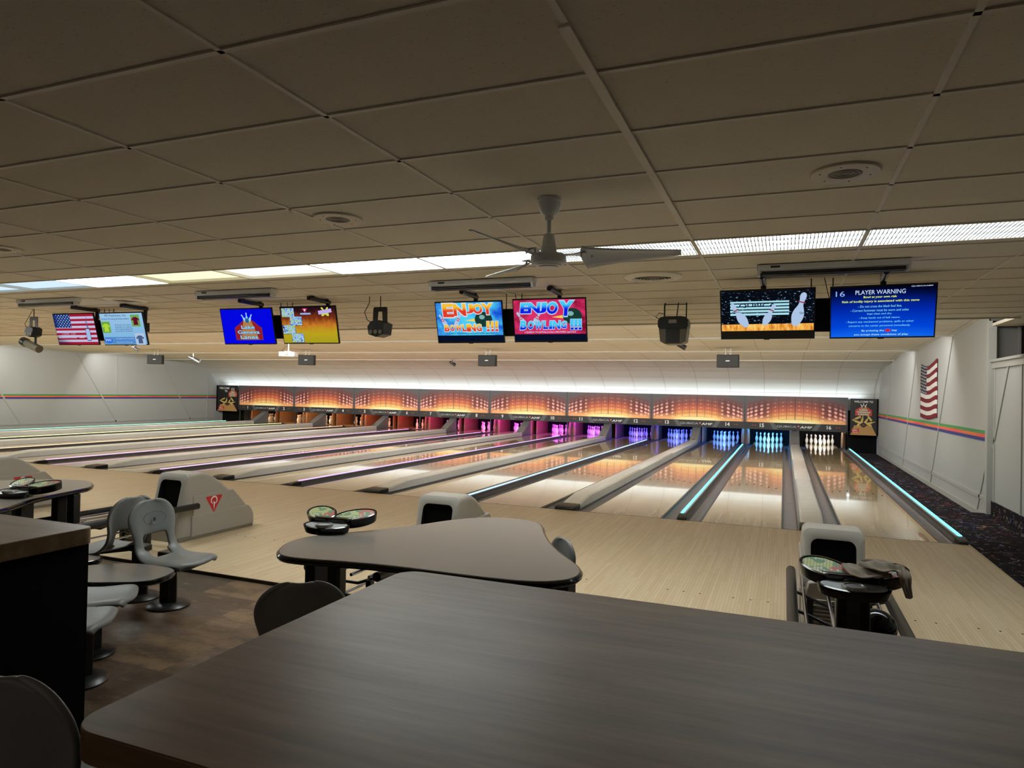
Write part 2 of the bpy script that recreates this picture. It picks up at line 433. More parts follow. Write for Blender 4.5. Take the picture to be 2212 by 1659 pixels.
bat(b, XL, (5, .17), (27.0, .15), .06, 1); bat(b, XL, (5, 1.3), (14.7, .2), .055, 1)
struct(b.build('trim_4', BATTEN, ang=0), 'slanted battens and low rail on the left wall')
for nm, x, s, ya, yb in (('trim_5', XR, -1, 13.12, 27.1), ('trim_6', XL, 1, 2, 27.1)):
    b = MB(); z0 = 1.14
    for i in range(3): b.box(min(x, x+s*.012), max(x, x+s*.012), ya, yb, z0+.058*i, z0+.058*(i+1), i)
    x, y = 0, 0
    mats = []
    m1, p1 = new_mat('orange_band'); X, Y, Z = coords(); plug(p1.inputs['Base Color'], ramp(noise(vec(0., Y, 0.), .8, 1.), (.4, srgb(235, 120, 60)), (.6, srgb(240, 80, 80))))
    mats = [mat('blue_band', srgb(34, 54, 140), .5), m1, mat('green_band', srgb(62, 150, 84), .5)]
    struct(b.build(nm, mats, ang=0), 'green, orange and blue painted wall stripe')
# pilaster, half wall, recess on the right, nearer than the lanes
b = MB(); b.box(3.04, 3.16, 13.0, 13.12, -.05, ZC+.1)
struct(b.build('trim_7', BATTEN, ang=0, bevel=.004))
b = MB(); b.box(3.13, 3.2, -8, 13.0, -.05, 2.40)
struct(b.build('wall_right_2', WALL, ang=0), 'white half wall with a ledge in front of the lanes')
b = MB(); b.box(3.07, 3.26, -8, 13.0, 2.43, 2.47); b.box(3.10, 3.13, -8, 13.0, 2.33, 2.43)
bat(b, 3.13, (12.22, 2.34), (13.0, 1.04), .05, -1); bat(b, 3.13, (11.6, 2.34), (11.6, .2), .05, -1); bat(b, 3.13, (12.92, 2.34), (12.92, .2), .05, -1)
bat(b, 3.13, (9.4, 2.34), (9.4, .2), .05, -1); bat(b, 3.13, (7.2, 2.34), (7.2, .2), .05, -1)
struct(b.build('trim_8', BATTEN, ang=0), 'ledge and battens of the half wall')
b = MB(); b.box(3.105, 3.13, -8, 13.0, -.03, .20)
struct(b.build('baseboard_right', CARPET, ang=0), 'dark carpeted base of the half wall')
GR = mat('grey_alcove_paint', srgb(112, 112, 110), .7)
b = MB(); b.box(3.2, 3.46, 13.12, 13.2, 2.2, 3.2); b.box(3.46, 3.49, 13.02, 13.2, 2.2, 3.2); b.box(3.62, 3.7, -8, 13.2, 2.2, 3.2, 1); b.box(3.2, 3.7, -8, 13.2, 2.2, 2.34)
b.box(3.49, 3.62, 13.12, 13.2, 2.2, 3.2); b.box(3.1, 3.7, 13.0, 13.2, 3.02, 3.3)
struct(b.build('wall_right_3', [GR, MATTE], ang=0), 'grey alcove above the half wall')
b = MB(); b.box(XR, 3.7, -8, 13.1, 3.012, 3.06); struct(b.build('ceiling', TILE, ang=0))

# ------------------------------------------------------------------ lanes
ORD = {n: 'lane numbered %d' % n for n in range(1, 17)}
HW = 1.0541/2
PAIRS = [.387-3.4929*k for k in range(8)]                  # centre between lanes 15/16, 13/14 ...
def pairname(k): return '%d and %d' % (15-2*k, 16-2*k)
gm = None
b = MB(); b.box(-HW, HW, 0, 17.0, -.045, 0)
DOTS = [(-.42, 4.42), (-.28, 4.57), (-.14, 4.70), (0, 4.80), (.14, 4.66), (.28, 4.50), (.42, 4.35)]
for dx, dy in DOTS:
    b.face([(dx-.012, dy-.05, .0008), (dx+.012, dy-.05, .0008), (dx+.012, dy+.03, .0008), (dx, dy+.06, .0008), (dx-.012, dy+.03, .0008)], 1)
lane0 = thing('bowling_lane', '', 'bowling lane', (LX[16], YF, 0))
b.build('lane_bed', [LANE, MATTE], lane0, ang=0)
G = [(0, -.012), (.012, -.012), (.016, -.03)]+[(.1175-.1015*math.cos(PI*t/12), -.03-.062*math.sin(PI*t/12)) for t in range(1, 12)]+[(.219, -.03), (.223, -.012), (.235, -.012)]
for s in (-1, 1):
    b = MB()
    for (xa, za), (xb, zb) in zip(G, G[1:]):
        b.face([(s*(HW+xa), 0, za), (s*(HW+xb), 0, zb), (s*(HW+xb), 17.0, zb), (s*(HW+xa), 17.0, za)])
    for yy in (3.05, 6.4, 10., 13.6):
        for (xa, za), (xb, zb) in zip(G[2:-2], G[3:-1]):
            b.face([(s*(HW+xa), yy, za+.001), (s*(HW+xb), yy, zb+.001), (s*(HW+xb), yy+.012, zb+.001), (s*(HW+xa), yy+.012, za+.001)], 1)
    b.build('gutter', [GUTTER, DKGREY], lane0, ang=50)
WALLSIDE = {16: 'bowling lane 16, nearest the flag wall, mirroring white lit pins', 1: 'bowling lane 1, the farthest left, along the pale left wall'}
HUE = {16: 'white', 15: 'bright blue', 14: 'blue', 13: 'deep blue', 12: 'violet blue', 11: 'purple and pink', 10: 'pink purple', 9: 'magenta', 8: 'bright magenta', 7: 'pink', 6: 'coral red', 5: 'salmon', 4: 'peach', 3: 'warm cream', 2: 'orange', 1: 'dim amber'}
for n in range(16, 0, -1):
    lab = WALLSIDE.get(n, 'bowling lane %d of glossy boards running under the number %d, pins lit %s' % (n, n, HUE[n]))
    if n == 16: tag(lane0, lab, group='the sixteen bowling lanes')
    else: copy_thing(lane0, (LX[n], YF, 0), 0, lab, 'the sixteen bowling lanes')

# dividers with an LED strip between the pairs and at both ends
LEDC = {0: ((.16, .86, 1), 'cyan'), 1: ((.16, .86, 1), 'cyan blue'), 2: ((.32, .52, 1), 'light blue'), 3: ((.50, .30, 1), 'violet'),
        4: ((.66, .34, 1), 'lilac'), 5: ((.90, .36, .95), 'pink'), 6: ((1, .52, .30), 'salmon orange'), 7: ((.75, 1, .35), 'yellow green'), 8: ((.30, 1, .55), 'green')}
for k in range(9):
    x = LX[16]+HW+.235+.045 if k == 0 else (LX[1]-HW-.235-.05 if k == 8 else PAIRS[k]+3.4929/2)
    col, cn = LEDC[k]
    where = 'beside the carpet right of lane 16' if k == 0 else ('left of lane 1 by the pale wall' if k == 8 else 'between lanes %d and %d' % (16-2*k, 17-2*k))
    t = thing('lane_divider', 'narrow silver divider with a %s light strip %s' % (cn, where), 'lane divider', (x, YF, 0), group='light strip dividers')
    s = -1 if 0 < k < 8 else 1
    b = MB(); b.prism([(-.058, -.012), (.058, -.012), (.045, .02), (.04, .05), (-.04, .05), (-.045, .02)], 'y', .26, 16.15)
    b.build('channel', DKGREY, t, ang=0)
    b = MB(); b.box(.010 if s < 0 else -.038, .038 if s < 0 else -.010, .262, 16.1, .0495, .058); b.build('silver_rail', SILVER, t, ang=0)
    b = MB(); q = [(-.038, .0505), (-.034, .067), (.004, .067), (.008, .0505)]; q = q if s < 0 else [(-a, c) for a, c in q][::-1]
    b.prism(q, 'y', .262, 16.1); tag(b.build('led_strip', emit('led_'+cn.replace(' ', '_'), col, 1.1), t, ang=40), '%s glowing strip' % cn)
    b = MB(); b.prism([(0, -.012), (0, .03), (.05, .05), (.26, .058), (.26, -.012)], 'x', -.052, .052)
    b.build('end_cap', BLACK, t, bevel=.008)
    b = MB(); b.box(-.02, .02, 16.1, 16.2, .0, .10); b.box(-.06, .06, 16.2, 16.28, -.01, .05); b.build('rear_bracket', DKGREY, t, bevel=.004)
# putty covers over the ball return track within each pair
for k, x in enumerate(PAIRS):
    t = thing('ball_return_cover', 'long putty ball return cover with black nose between lanes %s' % pairname(k), 'ball return cover', (x, YF, 0), group='ball return covers')
    st = [(.30, .055), (.62, .10), (1.0, .137), (5.2, .137), (5.21, .131), (5.22, .137), (10., .137), (10.01, .131), (10.02, .137), (16.0, .137)]
    b = MB(); prev = None
    for y, h in st:
        cs = [(-.163, -.012), (-.160, .012), (-.150, h-.03), (-.125, h-.008), (-.06, h+.004), (0, h+.007), (.06, h+.004), (.125, h-.008), (.150, h-.03), (.160, .012), (.163, -.012)]
        r = [b.b.verts.new((a, y, c)) for a, c in cs]
        if prev:
            for i in range(10): b.face([prev[i], prev[i+1], r[i+1], r[i]])
        else: b.face(r)
        prev = r
    b.face(prev); b.build('cover', CAPM, t, ang=25)
    b = MB(); b.prism([(0, -.012), (-.0, .035), (.03, .052), (.30, .064), (.30, -.012)], 'x', -.165, .165); b.build('nose_cap', BLACK, t, bevel=.012, seg=3)
    b = MB(); b.tube([(-.13, 16.02, .0), (-.09, 16.02, .10), (0, 16.02, .16), (.09, 16.02, .10), (.13, 16.02, 0)], .022, 8); b.box(-.11, .11, 16.0, 16.06, -.01, .09)
    b.build('rear_hump', BLACK, t)

# ------------------------------------------------------------------ pinsetter bays
def wood_side():
    m, b = new_mat('worn_brown_kickback'); x, y, z = coords('World')
    g = noise(vec(x*3, y*3, z*14), 3., 4.); plug(b.inputs['Base Color'], mix(g, srgb(92, 66, 46), srgb(150, 112, 78))); b.inputs['Roughness'].default_value = .5; return m
KICK = wood_side()
PINC = {16: ((1, 1, 1), 13), 15: ((.08, .40, 1), 36), 14: ((.04, .19, 1), 30), 13: ((.035, .10, 1), 28), 12: ((.08, .04, 1), 27), 11: ((.42, .07, 1), 30), 10: ((.70, .07, .95), 26),
        9: ((.80, .08, .85), 24), 8: ((1, .12, .85), 14), 7: ((1, .10, .62), 14), 6: ((1, .16, .14), 12), 5: ((1, .30, .20), 12), 4: ((1, .46, .24), 11), 3: ((1, .66, .38), 11), 2: ((1, .48, .18), 8), 1: ((1, .5, .16), 5)}
for k, x in enumerate(PAIRS):
    t = thing('pinsetter_bay', 'dark pinsetter bay with brown side panels behind pins of lanes %s' % pairname(k), 'pinsetter', (x, 27.05, -.3), group='pinsetter bays')
    for s in (-1, 1):
        b = MB(); b.box(s*1.69 if s > 0 else -1.743, 1.743 if s > 0 else -1.69, .85, 2.6, 0, 1.3); b.build('kickback', KICK, t, ang=0)
        b = MB(); b.box(min(s*.10, s*.160), max(s*.10, s*.160), .85, 2.6, 0, 1.3); b.build('kickback', KICK, t, ang=0)
        b = MB(); pr = [(-.05, .3), (-.03, .9), (.0, .93), (.05, .9), (.05, .3)]
        b.tube([(s*1.64, .80, .28), (s*1.64, .78, .55), (s*1.645, .80, .80), (s*1.65, .86, .90)], [.05, .055, .045, .02], 10); b.build('kickback_pad', KICK, t)
    for s in (-1, 1):
        b = MB(); b.box(s*.925-HW, s*.925+HW, -.015, 2.05, .255, .30); b.build('pin_deck', LANE, t, ang=0)
        for q in (-1, 1):
            b = MB()
            for (xa, za), (xb, zb) in zip(G, G[1:]): b.face([(s*.925+q*(HW+xa), -.015, .3+za), (s*.925+q*(HW+xb), -.015, .3+zb), (s*.925+q*(HW+xb), 2.0, .27+zb), (s*.925+q*(HW+xa), 2.0, .27+za)])
            b.build('pit_gutter', GUTTER, t, ang=50)
    b = MB(); b.box(-1.735, 1.735, 2.25, 2.3, 0, 1.5); b.build('pit_curtain', MATTE, t, ang=0)
    b = MB(); b.box(-1.735, 1.735, .06, 2.6, 1.48, 1.55); b.build('cove_light_blocker', MATTE, t, ang=0)  # unseen lid added to keep the cove light out of the bay
    b = MB(); b.prism([(-.98, .40), (-.04, .87), (.0, .87), (.0, .29), (-.98, .29)], 'x', -.155, .155)
    o = b.build('ball_lift', mat('ball_lift_grey', srgb(112, 116, 120), .4) if k == 0 else bpy.data.materials['ball_lift_grey'], None, bevel=.01); o.location = (x, 27.03, -.3)
    tag(o, 'grey sloping ball lift housing rising under mask %s' % pairname(k), 'ball lift', 'ball lift housings')
    b = MB(); b.box(-1.743, -1.70, .01, .05, .28, .95); b.build('bay_post', DKGREY, t, ang=0)
for n, (c, p) in PINC.items():
    area('pin_lamp', (LX[n], 27.35, 1.02), (LX[n], 28.5, .2), .8, .12, p, c)
# pins
b = MB(); prof = []
for z, r in sorted(PINP+[(.262, .0229), (.270, .0233), (.283, .0246), (.291, .0257)]): prof.append((r, z, 1 if z in (.262, .283) else 0))
PIN = MB(); PIN.lathe([(0, 0, 0)]+prof, 20)
pinw = mat('pin_white_gloss', srgb(236, 234, 226), .22); pinr = mat('pin_red_band', srgb(196, 30, 34), .3)
SPOT = [(0, 0, 'head pin at the front'), (-.1524, .264, 'left pin of the second row'), (.1524, .264, 'right pin of the second row'), (-.3048, .528, 'left pin of the third row'), (0, .528, 'middle pin of the third row'), (.3048, .528, 'right pin of the third row'),
        (-.4572, .792, 'far left corner pin'), (-.1524, .792, 'inner left pin of the back row'), (.1524, .792, 'inner right pin of the back row'), (.4572, .792, 'far right corner pin')]
pin0 = None
for n in range(16, 0, -1):
    for dx, dy, wh in SPOT:
        if pin0 is None: o = pin0 = PIN.build('bowling_pin', [pinw, pinr], ang=60)
        else: o = pin0.copy(); COL.objects.link(o)
        o.location = (LX[n]+dx, YF+18.29+dy, 0)
        tag(o, 'bowling pin lit %s on lane %d, %s' % (HUE[n], n, wh), 'bowling pin', 'pins standing on lane %d' % n)
b.b.free()

# ------------------------------------------------------------------ masks above the pins
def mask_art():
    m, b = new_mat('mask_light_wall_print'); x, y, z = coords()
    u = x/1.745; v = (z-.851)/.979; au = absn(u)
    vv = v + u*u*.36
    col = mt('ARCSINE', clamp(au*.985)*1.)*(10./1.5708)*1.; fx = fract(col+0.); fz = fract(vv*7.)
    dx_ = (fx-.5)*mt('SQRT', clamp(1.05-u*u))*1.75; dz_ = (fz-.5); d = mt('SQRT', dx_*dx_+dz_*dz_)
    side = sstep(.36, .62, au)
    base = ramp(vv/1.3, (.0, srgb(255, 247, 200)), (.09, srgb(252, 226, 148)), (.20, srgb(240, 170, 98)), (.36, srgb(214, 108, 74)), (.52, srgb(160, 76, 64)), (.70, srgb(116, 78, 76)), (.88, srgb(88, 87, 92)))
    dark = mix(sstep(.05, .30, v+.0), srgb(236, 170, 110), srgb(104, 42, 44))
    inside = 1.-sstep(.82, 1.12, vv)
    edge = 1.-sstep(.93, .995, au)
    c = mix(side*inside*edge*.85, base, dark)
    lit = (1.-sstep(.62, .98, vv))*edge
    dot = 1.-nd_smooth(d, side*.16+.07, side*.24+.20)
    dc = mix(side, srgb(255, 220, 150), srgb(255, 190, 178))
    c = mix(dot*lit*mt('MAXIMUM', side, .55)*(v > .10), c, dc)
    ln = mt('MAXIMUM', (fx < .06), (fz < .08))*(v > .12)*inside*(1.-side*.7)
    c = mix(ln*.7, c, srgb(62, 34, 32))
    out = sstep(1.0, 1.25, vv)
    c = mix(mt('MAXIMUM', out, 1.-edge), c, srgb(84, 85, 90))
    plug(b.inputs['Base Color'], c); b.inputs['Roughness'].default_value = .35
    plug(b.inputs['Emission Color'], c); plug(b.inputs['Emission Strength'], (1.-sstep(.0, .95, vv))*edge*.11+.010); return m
def nd_smooth(x, a, b_):
    n = nd('ShaderNodeMapRange'); n.interpolation_type = 'SMOOTHSTEP'; plug(n.inputs[0], x); plug(n.inputs[1], a); plug(n.inputs[2], b_); return S(n.outputs[0])
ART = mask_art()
BAND = mat('mask_band_black', srgb(46, 48, 50), .35); TRAP = mat('mask_band_grey', srgb(92, 96, 98), .4)
LET = mat('white_lettering', srgb(238, 240, 240), .4); LET2 = mat('silver_lettering', srgb(176, 182, 186), .4)
RED = mat('red_mark', srgb(214, 50, 44), .4); DOT = mat('dull_red_dot', srgb(150, 58, 52), .5)
for k, x in enumerate(PAIRS):
    t = thing('masking_unit', 'orange light wall mask panel numbered %s above the pins' % pairname(k), 'mask panel', (x, 27.0, 0), group='mask panels above the pins')
    fr = (Vector((0, -.0005, 0)), Vector((1, 0, 0)), Vector((0, 0, 1)), Vector((0, -1, 0)))
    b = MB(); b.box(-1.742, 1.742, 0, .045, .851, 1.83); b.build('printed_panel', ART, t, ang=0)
    b = MB(); b.box(-1.742, 1.742, 0, .05, .585, .851); b.build('number_band', BAND, t, ang=0)
    b = MB(); b.box(-1.7475, -1.738, -.004, .055, .585, 1.84); b.build('joint_strip', DKGREY, t, ang=0)
    for s in (-1, 1):
        poly('band_wedge', [[(s*.88, .85), (s*.72, .85), (s*.56, .60), (s*.74, .60)][::s]], TRAP, t, fr, .002)
        poly('band_wedge', [[(s*.96, .85), (s*.91, .85), (s*.77, .60), (s*.81, .60)][::s]], DKGREY, t, fr, .002)
    for s, n in ((-1, 15-2*k), (1, 16-2*k)):
        text('lane_number', str(n), LET, t, fr, s*1.135, .735, h=.14, off=.025, lift=.004)
        poly('lamp_dots', [disc(s*1.42-.035, .735, .028, n=12), disc(s*1.42+.055, .735, .028, n=12)], DOT, t, fr, .002)
    text('lettering', 'QUBICA', LET2, t, fr, -.285, .715, w=.68, h=.085, off=.012, lift=.004)
    text('lettering', 'AMF', LET, t, fr, .375, .712, w=.40, h=.085, off=.02, shear=.2, lift=.004)
    poly('triangle_mark', [[(.075, .765), (.165, .765), (.12, .685)]], RED, t, fr, .002)
    poly('triangle_mark', [disc(.12, .740, .016, n=10)], LET, t, fr, .003)
# logo of the centre: red hall, lane, pins and ball
def lanes_logo(par, fr, cx, cy_, s, M_, lift=.002):
    red, woodm, ol, wh, blue = M_
    def P(pts): return [(cx+a*s, cy_+c*s) for a, c in pts]
    hall = [(-.5, -.36), (.5, -.36), (.5, .02), (.42, .06), (.22, .22), (.12, .26), (-.12, .26), (-.30, .14), (-.5, .02)]
    poly('sign_shape', [P([(a*1.03, c*1.03) for a, c in hall])], ol, par, fr, lift)
    poly('sign_shape', [P(hall)], red, par, fr, lift+.0008)
    poly('sign_shape', [P([(-.30, -.35), (.36, -.35), (.14, .25), (-.14, .25)])], woodm, par, fr, lift+.0016)
    for a, c, an in ((0, .36, 0), (-.12, .32, .55), (.13, .32, -.5)):
        poly('pin_mark', [pin2d(cx+a*s, cy_+c*s, .26*s, an)], wh, par, fr, lift+.0024)
    poly('ball_mark', [disc(cx, cy_+.24*s, .075*s)], blue, par, fr, lift+.0032)
    for w_, y, ww in (('Lake', .04, .50), ('Geneva', -.115, .82), ('Lanes', -.27, .66)):
        text('lettering', w_, ol, par, fr, cx, cy_+y*s, w=(ww+.03)*s, h=.135*s, off=.05, lift=lift+.004)
        text('lettering', w_, wh, par, fr, cx, cy_+y*s, w=ww*s, h=.115*s, off=.02, lift=lift+.0048)
SIGNR = mat('sign_red', srgb(206, 68, 42), .5); WOODP = mat('printed_wood', srgb(190, 146, 84), .5); GOLD = mat('bottle_yellow', srgb(214, 186, 104), .5)
BALLP = mat('printed_ball', srgb(44, 40, 44), .4)
for nm, x0, x1, wide in (('right', 2.205, 3.045, 0), ('left', -27.2, -25.875, 1)):
    cx = (x0+x1)/2; W2 = (x1-x0)/2
    t = thing('welcome_banner', 'black welcome banner with %s' % ('bottles struck by a ball, between mask 16 and the flag wall' if not wide else 'crown of pins logo at top right, left of mask 1'), 'banner', (cx, 27.0, 1.15), group='welcome banners beside the masks')
    fr = (Vector((0, -.013, 0)), Vector((1, 0, 0)), Vector((0, 0, 1)), Vector((0, -1, 0)))
    b = MB(); b.box(-W2, W2, -.012, .0, -.645, .65); b.build('panel', mat('banner_black_'+nm, srgb(26, 26, 28), .4), t, ang=0)
    k = W2/.42
    poly('printed_lane', [[(-W2+.005, -.64), (W2-.005, -.64), (W2*.62, -.30), (-W2*.70, -.30)]], WOODP, t, fr, .001)
    if not wide:
        text('lettering', 'WELCOME TO', LET, t, fr, 0, .545, w=.60, h=.07, off=.016); lanes_logo(t, fr, 0, .24, .52, (SIGNR, WOODP, DKGREY, LET, BALLP))
    else:
        text('lettering', 'WELCOME', LET, t, fr, -.22, .53, w=.66, h=.11, off=.016); text('lettering', 'TO', LET, t, fr, -.10, .38, w=.18, h=.10, off=.03)
        lanes_logo(t, fr, .34, .30, .56, (SIGNR, WOODP, DKGREY, LET, BALLP))
    for a, c, an in ((-.20, -.04, 2.0), (.18, -.02, .65), (-.22, -.16, 1.2), (-.04, -.10, -.2), (.09, -.13, -.5), (.22, -.20, -1.3), (-.12, -.22, -.6), (.14, -.24, 1.0)):
        A = rot([(-.035, -.13), (.035, -.13), (.035, .03), (.014, .08), (.012, .15), (-.012, .15), (-.014, .08), (-.035, .03)], an)
        poly('bottle_print', [[(a*k+p*1.0*(k**.5), c+q) for p, q in A]], GOLD, t, fr, .002+.0007*(len([1 for q_ in t.children if q_.name.startswith('bottle_print')])))
    poly('ball_print', [disc(0, -.28, .085*k**.5, .085)], BALLP, t, fr, .009); 
    text('lettering', 'M', SIGNR, t, fr, 0, -.28, h=.06, off=.012, lift=.010)
    poly('logo_patch', [[(-W2*.92, -.42), (-W2*.64, -.44), (-W2*.34, -.40), (-W2*.36, -.50), (-W2*.32, -.59), (-W2*.62, -.575), (-W2*.9, -.60), (-W2*.86, -.51)]], SIGNR, t, fr, .002)
    text('lettering', 'Miller', LET, t, fr, -W2*.62, -.475, w=W2*.38, h=.05, off=.01, shear=.3, lift=.004)
    text('lettering', 'HIGH LIFE', LET, t, fr, -W2*.61, -.545, w=W2*.46, h=.03, off=.02, lift=.004)
b = MB(); b.box(2.14, XR, 27.45, 27.5, -.33, .6); b.box(2.14, XR, 27.06, 27.5, .5, .6); b.box(2.21, XR, 27.0, 27.04, .55, 1.8)
struct(b.build('wall_front_2', MATTE, ang=0), 'dark recess under the right welcome banner')
b = MB(); b.box(XL, -25.9, 27.45, 27.5, -.33, .6); b.box(XL, -25.9, 27.06, 27.5, .5, .6); b.box(XL, -25.89, 27.0, 27.04, .5, 1.82)
struct(b.build('wall_front_3', MATTE, ang=0), 'dark recess under the left welcome banner')

# ------------------------------------------------------------------ wall flag
def flag_mat():
    m, b = new_mat('flag_cloth'); n = nd('ShaderNodeUVMap'); s = nd('ShaderNodeSeparateXYZ'); S.nt.links.new(n.outputs[0], s.inputs[0])
    u, v = S(s.outputs[0]), S(s.outputs[1])
    st = (fract(v*6.5+.0) > .5)     # 13 stripes; v=1 top is red
    c = mix((fract((1.-v)*6.5) < .5), srgb(226, 226, 226), srgb(120, 26, 44))
    can = (u < .40)*(v > 6/13)
    cu = u/.40*5.5; cv = (v-6/13)/(7/13)*9.
    row = floor_(cv); sh = fract(row*.5)*1.; fu = fract(cu+sh)-.5; fv = fract(cv)-.5
    star = (mt('SQRT', fu*fu+fv*fv) < .26)
    c = mix(can, c, mix(star, srgb(34, 40, 68), srgb(222, 222, 222)))
    plug(b.inputs['Base Color'], c); b.inputs['Roughness'].default_value = .85; return m
bmh = bmesh.new(); uvl = bmh.loops.layers.uv.new('UVMap'); NU, NV = 24, 30; gr = []
for j in range(NV+1):
    v = j/NV; row = []
    for i in range(NU+1):
        u = i/NU; yy = 19.02-1.89*u; sag = -.10*math.sin(PI*min(1, u*1.1))*(1 if v < .99 else 1)+.02*v*u
        zz = 1.40+1.27*v+sag*(.55+.45*v)+(.02*u)
        xx = 3.080-.005*math.sin(u*17+v*3)-.003*math.sin(v*11)
        row.append((bmh.verts.new((xx, yy, zz)), (u, v)))
    gr.append(row)
for j in range(NV):
    for i in range(NU):
        q = [gr[j][i], gr[j][i+1], gr[j+1][i+1], gr[j+1][i]]; f = bmh.faces.new([a[0] for a in q])
        for l, a in zip(f.loops, q): l[uvl].uv = a[1]
me = bpy.data.meshes.new('flag'); bmh.to_mesh(me); bmh.free()
o = finish('flag', me, flag_mat(), None, 60); md = o.modifiers.new('thick', 'SOLIDIFY'); md.thickness = .003
tag(o, 'red, white and blue striped flag pinned to the white right wall', 'flag')

# ------------------------------------------------------------------ ceiling lights and fittings
LAMPC = {}
def lens(key, col, st):
    if key not in LAMPC: LAMPC[key] = emit('lens_'+key, col, st)
    return LAMPC[key]
SLAT = mat('louvre_grey', srgb(150, 154, 154), .6)
x_edges = [3.08] + [g for g in sorted(GX, reverse=True) if g < 2.9] + [XL+.02]
prevk = None; first = {}
for i in range(len(x_edges)-1):
    xa, xb = x_edges[i], x_edges[i+1]; w_ = xa-xb-.03
    if w_ < .3: continue
    cx = (xa+xb)/2
    kind, col, st, word = 'white', (.93, 1, .98), 9.0, 'white'
    if cx > -3: st, kind = 7.2, 'soft_white'
    if -6.6 < cx < -5.3: kind, col, st, word = 'yellow', (1, .96, .60), .52, 'yellowish'
    elif -5.3 < cx < -4.1: kind, col, st, word = 'cream', (1, .98, .78), .7, 'cream'
    elif -11 < cx < -7.9: kind, col, st, word = 'bluish', (.66, .84, 1), .46, 'bluish'
    t = thing('ceiling_light', '%s troffer lens in the long ceiling strip, %s' % (word, 'number %d along from the right wall' % (i+1)), 'ceiling light', (cx, 5.68, ZC), group='lit troffers in one row')
    b = MB(); b.box(-w_/2, w_/2, -.27, .27, .030, .034); b.build('lens', lens(kind, col, st), t, ang=0)
    b = MB(); b.box(-w_/2-.01, w_/2+.01, -.285, -.27, -.002, .06); b.box(-w_/2-.01, w_/2+.01, .27, .285, -.002, .06); b.box(-w_/2-.012, -w_/2, -.285, .285, -.002, .06); b.box(w_/2, w_/2+.012, -.285, .285, -.002, .06); b.box(-w_/2-.01, w_/2+.01, -.285, .285, .055, .06)
    b.build('housing', TEE, t, ang=0)
    if cx < -1.5: continue
    b = MB(); n = int(w_/.026)
    for q in range(n):
        xx = -w_/2+(q+.5)*w_/n; b.box(xx-.003, xx+.003, -.27, .27, .002, .026)
    b.box(-w_/2, w_/2, -.092, -.088, .003, .02); b.box(-w_/2, w_/2, .088, .092, .003, .02)
    b.build('louvre', SLAT, t, ang=0)
# ceiling fan
FANM = mat('fan_grey_white', srgb(226, 230, 236), .32)
t = thing('ceiling_fan', 'pale three-blade ceiling fan hanging in front of the light strip', 'ceiling fan', (-1.375, 4.0, ZC))
b = MB(); b.lathe([(0, .008), (.075, .008), (.077, -.012), (.072, -.016), (.071, -.035), (.060, -.072), (.040, -.095), (.026, -.103), (.026, -.125), (0, -.125)], 32); b.build('canopy', FANM, t, ang=30)
b = MB(); b.lathe([(.013, -.12), (.013, -.215)], 16); b.tube([(-.02, 0, -.128), (.02, 0, -.128)], .003, 6); b.build('downrod', FANM, t)
b = MB(); b.lathe([(0, -.212), (.026, -.214), (.034, -.225), (.052, -.325), (.052, -.33), (0, -.33)], 28); b.build('coupling_cover', FANM, t, ang=30)
b = MB(); b.lathe([(0, -.333), (.06, -.335), (.10, -.342), (.112, -.352), (.114, -.385), (.105, -.392), (.108, -.398), (.095, -.408), (.085, -.409), (.083, -.414), (.06, -.418), (.058, -.423), (.02, -.427), (0, -.427)], 36); b.build('motor', FANM, t, ang=30)
for q, an in enumerate((math.atan2(.04, .76), math.atan2(-.87, -.165), math.atan2(.40, -.50))):
    b = MB(); N = 14; rings = []
    for i in range(N+1):
        r = .205+.60*i/N; wd = .112-.080*(i/N)**.7; 
        if i == N: wd *= .85
        tw = -math.radians(28)*(1-.35*i/N)
        cam_ = .012*(1-.5*i/N)
        row = []
        for j in range(7):
            v = -1+j/3; 
            yy = v*wd*math.cos(tw); zz = v*wd*math.sin(tw)-cam_*v*v
            row.append(b.b.verts.new((r+(.03*abs(v)**2 if i == 0 else 0), yy, zz-.362)))
        rings.append(row)
    for a, c in zip(rings, rings[1:]):
        for j in range(6): b.face([a[j], a[j+1], c[j+1], c[j]])
    bl = b.build('blade', FANM, t, ang=40); md = bl.modifiers.new('s', 'SOLIDIFY'); md.thickness = .0045; bl.rotation_euler = (0, 0, an)
    b = MB(); b.prism([(.105, -.016), (.15, -.02), (.21, -.045), (.245, -.05), (.245, .05), (.21, .045), (.15, .02), (.105, .016)], 'z', -.352, -.346)
    for sx, syy in ((.215, .03), (.215, -.03), (.275, 0)): b.lathe([(0, -.375), (.006, -.373), (.007, -.35), (0, -.35)], 10, c=(sx, syy, 0))
    br = b.build('blade_bracket', FANM, bl)
